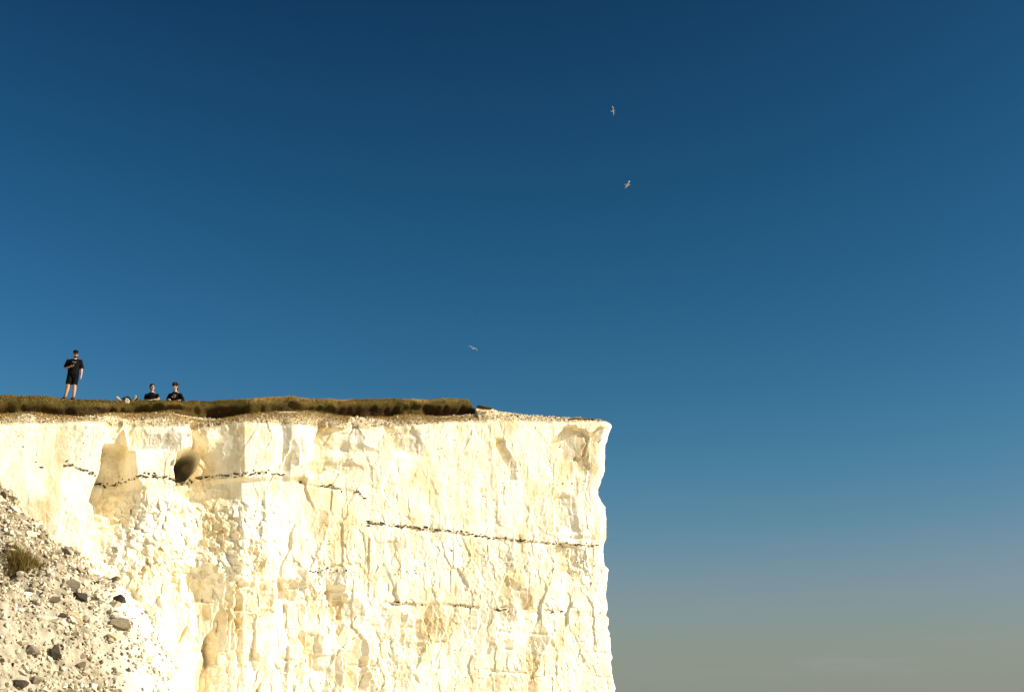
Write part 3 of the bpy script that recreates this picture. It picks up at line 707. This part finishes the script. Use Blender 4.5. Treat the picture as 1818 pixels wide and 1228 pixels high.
# ---------------------------------------------------------------- beach and sea (below the frame)
m, n, l, b = mat_new('shingle', 0.95, 0.1)
t = noise_node(n, l, 1.2, 8, .7); r_ = ramp(n, l, t.outputs[0], [(.35, (.52, .44, .29)), (.65, (.72, .64, .47))]); l.new(r_.outputs[0], b.inputs['Base Color']); bump(n, l, b, t.outputs[0], .6, .1)
xs = np.concatenate([-np.geomspace(6000, 20, 14), np.linspace(-18, 70, 60)]); ys = np.concatenate([-np.geomspace(6000, 30, 14), np.linspace(-28, 110, 80), np.geomspace(115, 6000, 14)])
BX, BY = np.meshgrid(xs, ys); BZ = 0.18 * fbm(BX / 5, BY / 5, 141, 3) - np.clip(BX - 25, 0, 100) * .05
beach = link('beach', np_mesh('beach', np.stack([BX, BY, BZ], -1).reshape(-1, 3), grid_faces(*BX.shape), True), mat=m); tag(beach, kind='structure')
m, n, l, b = mat_new('sea', 0.15, 0.5); b.inputs['Base Color'].default_value = (.02, .07, .09, 1)
t = noise_node(n, l, .8, 5, .6); bump(n, l, b, t.outputs[0], .4, .3)
xs = np.concatenate([[48], np.geomspace(60, 9000, 12)]); ys = np.concatenate([-np.geomspace(9000, 30, 10), np.linspace(0, 100, 6), np.geomspace(140, 9000, 10)])
BX, BY = np.meshgrid(xs, ys)
sea = link('sea', np_mesh('sea', np.stack([BX, BY, BX * 0 - 1.25], -1).reshape(-1, 3), grid_faces(*BX.shape), True), mat=m); tag(sea, kind='structure')

# ---------------------------------------------------------------- people
M_skin = plain('skin', (.46, .26, .145), .6, .3, .12, 8)
M_black = plain('black_cotton', (.0045, .004, .004), .95, .1, .3, 30)
M_black2 = plain('black_shorts', (.0045, .004, .004), .95, .1, .3, 30)
M_navy = plain('dark_trousers', (.0045, .004, .004), .95, .1, .3, 30)
M_hair = plain('dark_hair', (.018, .011, .007), .7, .3, .4, 60)
M_boot = plain('brown_boot', (.055, .032, .020), .8, .2, .3, 30)
M_sock = plain('dark_sock', (.05, .045, .045), .95, .1)
M_sole = plain('pale_sole', (.66, .58, .46), .8, .2, .1)
M_print = plain('faded_print', (.34, .30, .24), .9, .1, .2, 40)
M_phone = plain('phone_black', (.02, .02, .022), .25, .5, .05)
M_glass = plain('sunglass_lens', (.01, .01, .012), .12, .6, .05)
M_metal = plain('can_metal', (.50, .50, .46), .35, .5, .1)
class Body:
    """closed tubes and blobs that a voxel remesh joins into one continuous skin"""
    def __init__(s): s.bm = bmesh.new()
    def tube(s, pts, seg=12, ax=None):
        # pts: (x,y,z,ra,rb); ra along the axis hint, rb across
        rings = []; n = len(pts)
        for i, p in enumerate(pts):
            a = Vector(pts[max(0, i - 1)][:3]); c = Vector(pts[min(n - 1, i + 1)][:3]); t = (c - a).normalized()
            u = Vector(ax or (1, 0, 0)); u = (u - t * u.dot(t))
            if u.length < .1: u = Vector((0, 1, 0)) - t * t.y
            u.normalize(); w = t.cross(u); ra = p[3]; rb = p[4] if len(p) > 4 else p[3]
            rings.append([s.bm.verts.new(Vector(p[:3]) + u * ra * math.cos(k * 2 * math.pi / seg) + w * rb * math.sin(k * 2 * math.pi / seg)) for k in range(seg)])
        for A, B in zip(rings, rings[1:]):
            for k in range(seg): s.bm.faces.new((A[k], A[(k + 1) % seg], B[(k + 1) % seg], B[k]))
        s.bm.faces.new(rings[0][::-1]); s.bm.faces.new(rings[-1])
    def blob(s, c, rad, rot=(0, 0, 0)):
        mm = Matrix.Translation(c) @ Euler(rot).to_matrix().to_4x4() @ Matrix.Diagonal((*rad, 1))
        bmesh.ops.create_icosphere(s.bm, subdivisions=3, radius=1, matrix=mm)
    def box(s, c, half, rot=(0, 0, 0), bev=.004):
        mm = Matrix.Translation(c) @ Euler(rot).to_matrix().to_4x4() @ Matrix.Diagonal((2 * half[0], 2 * half[1], 2 * half[2], 1))
        r = bmesh.ops.create_cube(s.bm, size=1, matrix=mm)
        bmesh.ops.bevel(s.bm, geom=list({e for v in r['verts'] for e in v.link_edges}), offset=bev, segments=2, affect='EDGES')
    def hand(s, wrist, d, palm_n, thumb_side=1, curl=.5, size=1.0):
        """palm, four unequal bent fingers and a thumb from the side of the palm; d: pointing, palm_n: palm faces"""
        d = Vector(d).normalized(); pn = Vector(palm_n); pn = (pn - d * pn.dot(d)).normalized(); sd = d.cross(pn) * thumb_side
        w = Vector(wrist); k = size
        pc = w + d * .05 * k
        s.tube([(*(w - d * .01), .026 * k, .02 * k), (*(w + d * .03 * k), .036 * k, .018 * k), (*(w + d * .085 * k), .042 * k, .015 * k)], 10, tuple(sd))
        for i, (off, ln) in enumerate(((.030, .068), (.010, .076), (-.011, .070), (-.031, .055))):
            p = w + d * .082 * k + sd * off * k; dd = d.copy(); pts = [(*p, .0098 * k)]
            for f in (.45, .32, .23):
                dd = (dd + pn * curl).normalized(); p = p + dd * ln * f * k; pts.append((*p, .0088 * k))
            s.tube(pts, 8)
        p = w + d * .03 * k + sd * .032 * k; q = p + (d * .7 + sd * .75 + pn * .2).normalized() * .035 * k; e = q + (d + sd * .1 + pn * curl).normalized() * .03 * k
        s.tube([(*p, .013 * k), (*q, .0115 * k), (*e, .0095 * k)], 8)
    def build(s, name, mat, parent, voxel=.009, smooth=3, label=None):
        bmesh.ops.recalc_face_normals(s.bm, faces=s.bm.faces[:])
        me = bpy.data.meshes.new(name); s.bm.to_mesh(me); s.bm.free()
        o = link(name, me, parent, mat)
        if voxel:
            r = o.modifiers.new('join', 'REMESH'); r.mode = 'VOXEL'; r.voxel_size = voxel; r.use_smooth_shade = True
            if smooth: q = o.modifiers.new('soft', 'SMOOTH'); q.iterations = smooth; q.factor = .5
        if label: o['label'] = label
        return o
def head(b, c, k=1.1, yaw=0, pitch=0):
    """head with brow, nose, lips, chin and ears; faces -Y before turning. Returns the turning matrix"""
    M = Matrix.Translation(c) @ Matrix.Rotation(yaw, 4, 'Z') @ Matrix.Rotation(pitch, 4, 'X')
    def P(x, y, z): return M @ Vector((x * k, y * k, z * k))
    e = M.to_euler()
    b.blob(P(0, .012, .03), (.074 * k, .092 * k, .088 * k), e); b.blob(P(0, -.022, -.045), (.057 * k, .066 * k, .072 * k), e)
    b.blob(P(0, -.062, -.098), (.026 * k, .022 * k, .02 * k), e); b.blob(P(0, -.086, .022), (.05 * k, .012 * k, .012 * k), e)
    b.tube([(*P(0, -.088, .012), .008 * k), (*P(0, -.106, -.018), .012 * k), (*P(0, -.098, -.034), .015 * k)], 8)
    b.blob(P(0, -.083, -.058), (.024 * k, .012 * k, .007 * k), e); b.blob(P(0, -.080, -.071), (.021 * k, .012 * k, .008 * k), e)
    for sx in (-1, 1):
        b.blob(P(sx * .074, .012, -.012), (.011 * k, .022 * k, .034 * k), e); b.blob(P(sx * .042, -.062, -.03), (.024 * k, .022 * k, .024 * k), e)
    return M
def eyes(M, parent, k=1.0):
    for sx in (-1, 1):
        b = Body(); b.blob(M @ Vector((sx * .031 * k, -.083 * k, .002)), (.015 * k, .009 * k, .009 * k), M.to_euler()); b.build('eye', M_hair, parent, 0)
def hair(M, parent, k=1.0, long=0.0, curly=False):
    b = Body(); e = M.to_euler()
    b.blob(M @ Vector((0, .022, .052)) * 1.0, (.083 * k, .094 * k, .083 * k), e); b.blob(M @ Vector((0, .05, .005 - long * .3)), (.078 * k, .068 * k, (.085 + long) * k), e)
    b.blob(M @ Vector((.01, -.040, .108)), (.058 * k, .038 * k, .022 * k), e)
    if curly:
        rr = random.Random(3)
        for _ in range(46):
            a = rr.uniform(0, 6.28); z = rr.uniform(-.2, 1); q = math.sqrt(1 - min(1, z * z)); y = math.sin(a) * q
            if y < -.35 and z < .55: continue
            b.blob(M @ Vector((math.cos(a) * q * .108, .024 + y * .112, .056 + z * .105)), (.032,) * 3)
    return b.build('hair', M_hair, parent, .009, 1)

# ---- standing person
p0 = turf_point(126, 1.12)
P1 = empty('person', p0, R(6)); tag(P1, 'standing person in black cap, T-shirt and shorts looking at a phone on the cliff top', 'person')
hipL, hipR = Vector((-.095, 0, .93)), Vector((.095, .0, .93))
kL, kR = Vector((-.135, -.06, .50)), Vector((.075, -.02, .50)); aL, aR = Vector((-.215, .0, .09)), Vector((.065, .05, .09))
b = Body()
for h_, k_, a_ in ((hipL, kL, aL), (hipR, kR, aR)):
    b.tube([(*h_, .088), (*(h_.lerp(k_, .5)), .078), (*k_, .066), (*(k_.lerp(a_, .3) + Vector((0, .012, 0))), .070), (*(k_.lerp(a_, .75)), .050), (*a_, .043)])
b.tube([(0, .0, .88, .165, .115), (0, .0, 1.02, .155, .11), (0, -.005, 1.2, .165, .115), (0, .0, 1.36, .19, .115), (0, .01, 1.45, .15, .085), (.01, .0, 1.50, .062, .062), (.02, -.012, 1.56, .056, .058)])
shL, shR = Vector((-.20, .01, 1.41)), Vector((.20, .01, 1.41))
eL, wL = Vector((-.29, .02, 1.14)), Vector((-.085, -.215, 1.145))
eR, wR = Vector((.265, .03, 1.12)), Vector((.285, -.04, .875))
for sh, el, wr in ((shL, eL, wL), (shR, eR, wR)):
    b.tube([(*sh, .058), (*sh.lerp(el, .5), .050), (*el, .042), (*el.lerp(wr, .35), .041), (*wr, .027)])
b.hand(wL, (.9, -.25, .1), (.1, .1, 1), 1, .45); b.hand(wR, (.02, -.12, -1), (-1, 0, 0), -1, .25)
Mh = head(b, (.03, -.025, 1.655), 1.1, R(22), R(14))
b.build('body', M_skin, P1)
b = Body()
b.tube([(0, .0, .88, .205, .16), (0, .0, 1.04, .205, .158), (0, -.005, 1.2, .208, .155), (0, .0, 1.35, .222, .146), (0, .012, 1.45, .150, .10), (.005, .004, 1.485, .078, .076)])
for sh, el in ((shL, eL), (shR, eR)): b.tube([(*(sh - Vector((sh.x * .5, 0, -.01))), .075), (*sh, .086), (*sh.lerp(el, .5), .088), (*sh.lerp(el, .92), .090)])
shirt = b.build('t_shirt', M_black, P1)
b = Body(); b.box((.03, -.148, 1.335), (.075, .004, .010), (0, R(8), 0)); b.box((.045, -.151, 1.30), (.05, .004, .006), (0, R(8), 0)); b.build('chest_print', M_print, shirt, 0)
b = Body()
b.tube([(0, .0, .80, .17, .125), (0, .0, .90, .180, .132), (0, .0, .98, .172, .128)])
for h_, k_ in ((hipL, kL), (hipR, kR)): b.tube([(*(h_ + Vector((0, 0, .02))), .112), (*h_.lerp(k_, .5), .106), (*h_.lerp(k_, .90), .104)])
b.build('shorts', M_black2, P1)
for a_ in (aL, aR):
    b = Body(); b.tube([(a_.x, a_.y, .17, .047), (a_.x, a_.y, .09, .048)]); b.build('sock', M_sock, P1, .008)
    b = Body(); b.tube([(a_.x, a_.y + .01, .135, .05), (a_.x, a_.y + .01, .06, .052), (a_.x, a_.y, .03, .05)]); b.tube([(a_.x, a_.y + .06, .045, .042, .04), (a_.x - .005, a_.y - .06, .05, .046, .045), (a_.x - .012, a_.y - .17, .04, .045, .032), (a_.x - .015, a_.y - .215, .034, .03, .022)])
    sh_ = b.build('boot', M_boot, P1, .009)
    b = Body(); b.box((a_.x - .006, a_.y - .07, .010), (.046, .145, .014), (0, 0, R(-4)), .01); b.build('sole', M_black, sh_, 0)
b = Body(); e = Mh.to_euler()
b.blob(Mh @ Vector((0, .014, .070)), (.095, .112, .082), e); b.tube([(*(Mh @ Vector((0, -.075, .058))), .078, .013), (*(Mh @ Vector((0, -.14, .045))), .068, .009), (*(Mh @ Vector((0, -.178, .032))), .045, .007)], 14, tuple((Mh.to_3x3() @ Vector((1, 0, 0)))))
b.blob(Mh @ Vector((0, .052, .01)), (.086, .070, .078), e)
b.build('cap', M_black, P1)
b = Body()
for sx in (-1, 1): b.blob(Mh @ Vector((sx * .037, -.104, .004)), (.033, .009, .023), e)
b.tube([(*(Mh @ Vector((-.075, .0, .008))), .004), (*(Mh @ Vector((-.066, -.095, .01))), .005), (*(Mh @ Vector((.066, -.095, .01))), .005), (*(Mh @ Vector((.075, .0, .008))), .004)], 6)
b.build('sunglasses', M_glass, P1, .004, 0)
b = Body(); b.blob(Mh @ Vector((0, -.056, -.092)), (.064, .052, .050), e); b.build('beard', M_hair, P1)
ph = Body(); hp = P1.matrix_basis @ (wL + Vector((.11, -.035, .045)))
ph.box((0, 0, 0), (.036, .005, .072), (R(-50), 0, R(20)), .004); po = ph.build('phone', M_phone, None, 0); po.location = hp; tag(po, 'black mobile phone in the standing person\'s hand', 'phone')

# ---- seated people
def seated(px, r, rz, yaw, pitch, hair_kw, arms, label, lean=.10, k=1.0, tshirt=True, sleeve=.55):
    p = turf_point(px, r); Pn = empty('person', p, rz); tag(Pn, label, 'person')
    b = Body(); ll = -lean
    nz = .60
    b.tube([(0, .02, .06, .17, .13), (0, .02, .18, .165, .12), (0, .0 + ll * .4, .34, .165, .112), (0, ll * .8, .48, .185, .108), (0, ll, .565, .14, .08), (0, ll - .01, .62, .060, .060), (0, ll - .025, .68, .055, .057)])
    Mx = head(b, (0, ll - .04, .785), 1.12, yaw, pitch)
    sl, sr = Vector((-.19, ll * .9, .495)), Vector((.19, ll * .9, .495))
    for sh, (el, wr, hd, pn, ts) in ((sl, arms[0]), (sr, arms[1])):
        el, wr = Vector(el), Vector(wr); b.tube([(*sh, .056), (*sh.lerp(el, .5), .048), (*el, .041), (*el.lerp(wr, .35), .040), (*wr, .027)]); b.hand(wr, hd, pn, ts, .5)
    # crossed legs
    kn = [Vector((-.30, -.24, .17)), Vector((.30, -.24, .17))]; an = [Vector((.12, -.34, .06)), Vector((-.12, -.30, .07))]; hp_ = [Vector((-.10, 0, .10)), Vector((.10, 0, .10))]
    for i in (0, 1):
        b.tube([(*hp_[i], .088), (*hp_[i].lerp(kn[i], .5), .077), (*kn[i], .056), (*kn[i].lerp(an[i], .35), .057), (*an[i], .038)])
    b.build('body', M_skin, Pn)
    b = Body(); b.tube([(0, .02, .08, .190, .150), (0, .01, .2, .192, .148), (0, ll * .4, .34, .192, .142), (0, ll * .8, .47, .205, .135), (0, ll, .555, .15, .098), (0, ll - .006, .600, .078, .076)])
    for sh, (el, wr, *_r) in ((sl, arms[0]), (sr, arms[1])):
        el, wr = Vector(el), Vector(wr); pts = [(*(sh - Vector((sh.x * .5, 0, -.008))), .072), (*sh, .078), (*sh.lerp(el, .55), .070)]
        if sleeve > 1: pts += [(*el, .060), (*el.lerp(wr, .75), .050)]
        else: pts += [(*sh.lerp(el, sleeve + .18), .070)]
        b.tube(pts)
    top = b.build('t_shirt' if sleeve < 1 else 'sweater', M_black, Pn)
    b = Body(); b.tube([(0, .03, .03, .18, .15), (0, .02, .16, .178, .14)])
    for i in (0, 1): b.tube([(*hp_[i], .104), (*hp_[i].lerp(kn[i], .5), .092), (*kn[i], .074), (*kn[i].lerp(an[i], .35), .070), (*kn[i].lerp(an[i], .92), .056)])
    b.build('trousers', M_navy, Pn)
    for i in (0, 1):
        a_ = an[i]; sx = 1 if i == 0 else -1
        b = Body(); b.tube([(a_.x - sx * .03, a_.y + .03, a_.z, .045), (a_.x + sx * .06, a_.y - .02, a_.z - .01, .048, .04), (a_.x + sx * .15, a_.y - .05, a_.z - .015, .042, .034)], 12, (0, 1, 0)); b.build('shoe', M_boot, Pn)
    eyes(Mx, Pn, 1.12); hair(Mx, Pn, 1.15, **hair_kw)
    return Pn, top, Mx
S1, top1, _ = seated(279, 2.15, R(4), R(28), R(2), dict(long=0), (((-.255, -.02, .27), (-.115, -.27, .255), (.8, -.3, -.1), (0, 0, -1), -1), ((.285, -.13, .32), (.02, -.33, .235), (-1, -.2, -.12), (0, 0, -1), 1)), 'seated person in black T-shirt, short dark hair, one bare arm laid across the lap', .04, sleeve=.45)
S2, top2, _ = seated(323, 2.05, R(-6), R(-14), R(22), dict(long=.03, curly=True), (((-.30, -.05, .30), (-.16, -.30, .27), (.6, -.6, -.1), (0, 0, -1), -1), ((.31, -.06, .29), (.24, -.32, .22), (-.3, -.8, -.2), (0, 0, -1), 1)), 'seated person with bushy hair looking down, dark sweater with pale chest print', .09, sleeve=1.5)
b = Body(); rr = random.Random(4)
for _ in range(9): b.box((rr.uniform(-.07, .07), -.222 + rr.uniform(-.002, .002), .40 + rr.uniform(-.05, .06)), (rr.uniform(.012, .03), .010, rr.uniform(.008, .022)), (R(-14), rr.uniform(-.8, .8), 0), .003)
b.build('chest_print', M_print, top2, 0)
# drinks can beside the first seated person's hand
cn = Body(); cn.tube([(0, 0, 0, .026), (0, 0, .006, .032), (0, 0, .104, .032), (0, 0, .116, .026), (0, 0, .118, .025)], 20)
co = cn.build('drinks_can', M_metal, None, 0); co.location = S1.matrix_basis @ Vector((-.20, -.40, .0)); co.location.z = turf_point(262, 1.05).z
tag(co, 'pale drinks can on the grass before the short-haired seated person', 'can')

# ---- person lying on the back, feet towards the camera
pl = turf_point(228.5, 1.16)
L_ = empty('person', pl, R(-3)); tag(L_, 'person lying flat on the grass in dark clothes, pale shoe soles splayed apart', 'person')
b = Body()
b.tube([(0, .86, .12, .165, .105), (0, 1.02, .125, .155, .10), (0, 1.2, .13, .165, .108), (0, 1.38, .13, .19, .108), (0, 1.48, .13, .15, .085), (0, 1.53, .125, .06, .06), (0, 1.60, .125, .056, .056)])
leg = []
for sx in (-1, 1):
    h_, k_, a_ = Vector((sx * .10, .90, .115)), Vector((sx * .14, .47, .27)), Vector((sx * .235, .06, .09)); leg.append((h_, k_, a_))
    b.tube([(*h_, .09), (*h_.lerp(k_, .5), .078), (*k_, .057), (*k_.lerp(a_, .35), .058), (*a_, .04)])
    sh, el, wr = Vector((sx * .2, 1.43, .13)), Vector((sx * .33, 1.20, .07)), Vector((sx * .12, 1.05, .235))
    b.tube([(*sh, .056), (*sh.lerp(el, .5), .048), (*el, .041), (*wr, .027)]); b.hand(wr, (-sx, -.2, 0), (0, 0, -1), -sx, .3)
Mx = head(b, (0, 1.70, .12), 1.1, 0, R(-80)); b.build('body', M_skin, L_, .01)
b = Body(); b.tube([(0, .88, .12, .18, .13), (0, 1.02, .13, .18, .135), (0, 1.2, .135, .185, .138), (0, 1.38, .13, .205, .132), (0, 1.47, .13, .15, .10), (0, 1.505, .128, .078, .076)])
for sx in (-1, 1): b.tube([(sx * .1, 1.43, .13, .075), (sx * .2, 1.43, .13, .078), (sx * .285, 1.28, .095, .068)])
b.build('t_shirt', M_black, L_, .01)
b = Body(); b.tube([(0, .84, .115, .175, .12), (0, .96, .12, .172, .12)])
for h_, k_, a_ in leg: b.tube([(*h_, .104), (*h_.lerp(k_, .5), .092), (*k_, .074), (*k_.lerp(a_, .4), .07), (*k_.lerp(a_, .95), .06)])
b.build('trousers', M_navy, L_, .01)
for i, sx in enumerate((-1, 1)):
    a_ = leg[i][2]; tip = Vector((-.17, -.05, .15)) if sx < 0 else Vector((.12, -.04, .19)); up = tip.normalized()
    b = Body(); q = a_ + Vector((-sx * .01, -.02, -.03))
    b.tube([(*(q - up * .045), .044, .040), (*(q + up * .07), .052, .048), (*(q + up * .17), .056, .040), (*(q + up * .235), .038, .026)]); s_ = b.build('shoe', M_navy, L_)
    f = Vector((0, -1, -.12)); f = (f - up * f.dot(up)).normalized(); b = Body(); c0 = q + f * .040
    b.tube([(*(c0 - up * .05), .036, .016), (*(c0 + up * .03), .046, .016), (*(c0 + up * .14), .056, .016), (*(c0 + up * .225), .038, .014)], 14, tuple(up.cross(f))); b.build('sole', M_sole, s_, .007, 1)
eyes(Mx, L_, 1.1); hair(Mx, L_, 1.13)

# ---------------------------------------------------------------- gulls
M_gw = plain('gull_white', (.74, .68, .58), .8, .15, .08); M_gg = plain('gull_grey', (.42, .40, .36), .8, .15, .12); M_gb = plain('gull_dark_tip', (.03, .028, .025), .8, .15); M_bill = plain('gull_bill', (.60, .30, .05), .5, .3)
def wing_mesh(sx, dihedral, bend, mat0, mat1):
    # stations from the shoulder to the tip: x, y centre, chord, z
    st = [(.04, 0, .17, 0), (.18, -.03, .165, .18 * math.tan(dihedral)), (.33, -.045, .15, .33 * math.tan(dihedral)), (.46, -.005, .115, .33 * math.tan(dihedral) - .13 * bend), (.58, .05, .075, .33 * math.tan(dihedral) - .25 * bend), (.68, .11, .02, .33 * math.tan(dihedral) - .36 * bend)]
    bm = bmesh.new(); rings = []
    for i, (x, y, c, z) in enumerate(st):
        th = .022 * (1 - i / 6.5); rings.append([bm.verts.new((sx * x, y + dy * c, z + dz * th)) for dy, dz in ((-.5, 0), (-.3, .5), (.1, .45), (.5, 0), (.1, -.15), (-.3, -.35))])
    for i, (A, B) in enumerate(zip(rings, rings[1:])):
        for k in range(6):
            f = bm.faces.new((A[k], A[(k + 1) % 6], B[(k + 1) % 6], B[k])); f.material_index = 1 if i == 4 else 0
    bm.faces.new(rings[0]); bm.faces.new(rings[-1][::-1]); bmesh.ops.recalc_face_normals(bm, faces=bm.faces[:])
    me = bpy.data.meshes.new('wing'); bm.to_mesh(me); bm.free(); me.materials.append(mat0); me.materials.append(mat1); return me
def gull(px, py, dist, rot, label, dih=.25, bend=.35):
    u, dy, dz = ray(px, py); g = empty('gull', (u * dist, dy * dist, CAMZ + dz * dist)); g.rotation_euler = rot
    tag(g, label, 'gull', 'gulls in the sky')
    b = Body(); b.tube([(0, .24, .0, .012), (0, .17, .0, .035), (0, .05, -.005, .062), (0, -.07, -.005, .066), (0, -.15, .01, .045), (0, -.20, .022, .040), (0, -.245, .022, .030), (0, -.265, .018, .012)], 12)
    b.build('body', M_gw, g, .012, 1)
    for sx in (-1, 1): link('wing', wing_mesh(sx, dih, bend, M_gw, M_gb), g)
    b = Body(); b.tube([(0, .20, .0, .02, .008), (0, .28, .0, .05, .006), (0, .36, .0, .075, .004)], 10); b.build('tail', M_gw, g, 0)
    b = Body(); b.tube([(0, -.255, .018, .010, .012), (0, -.29, .014, .008, .010), (0, -.315, .004, .003, .004)], 8); b.build('bill', M_bill, g, 0)
gull(840, 618, 145, (R(20), R(14), R(35)), 'white gull low over the cliff, lowest and leftmost in the sky', .3, .55)
gull(1114, 328, 140, (R(30), R(-58), R(35)), 'banking white gull right of centre, middle one of the column', .2, .3)
gull(1088.5, 197, 165, (R(20), R(78), R(60)), 'highest gull in the sky, turned edge on with one bright flank', .15, .3)
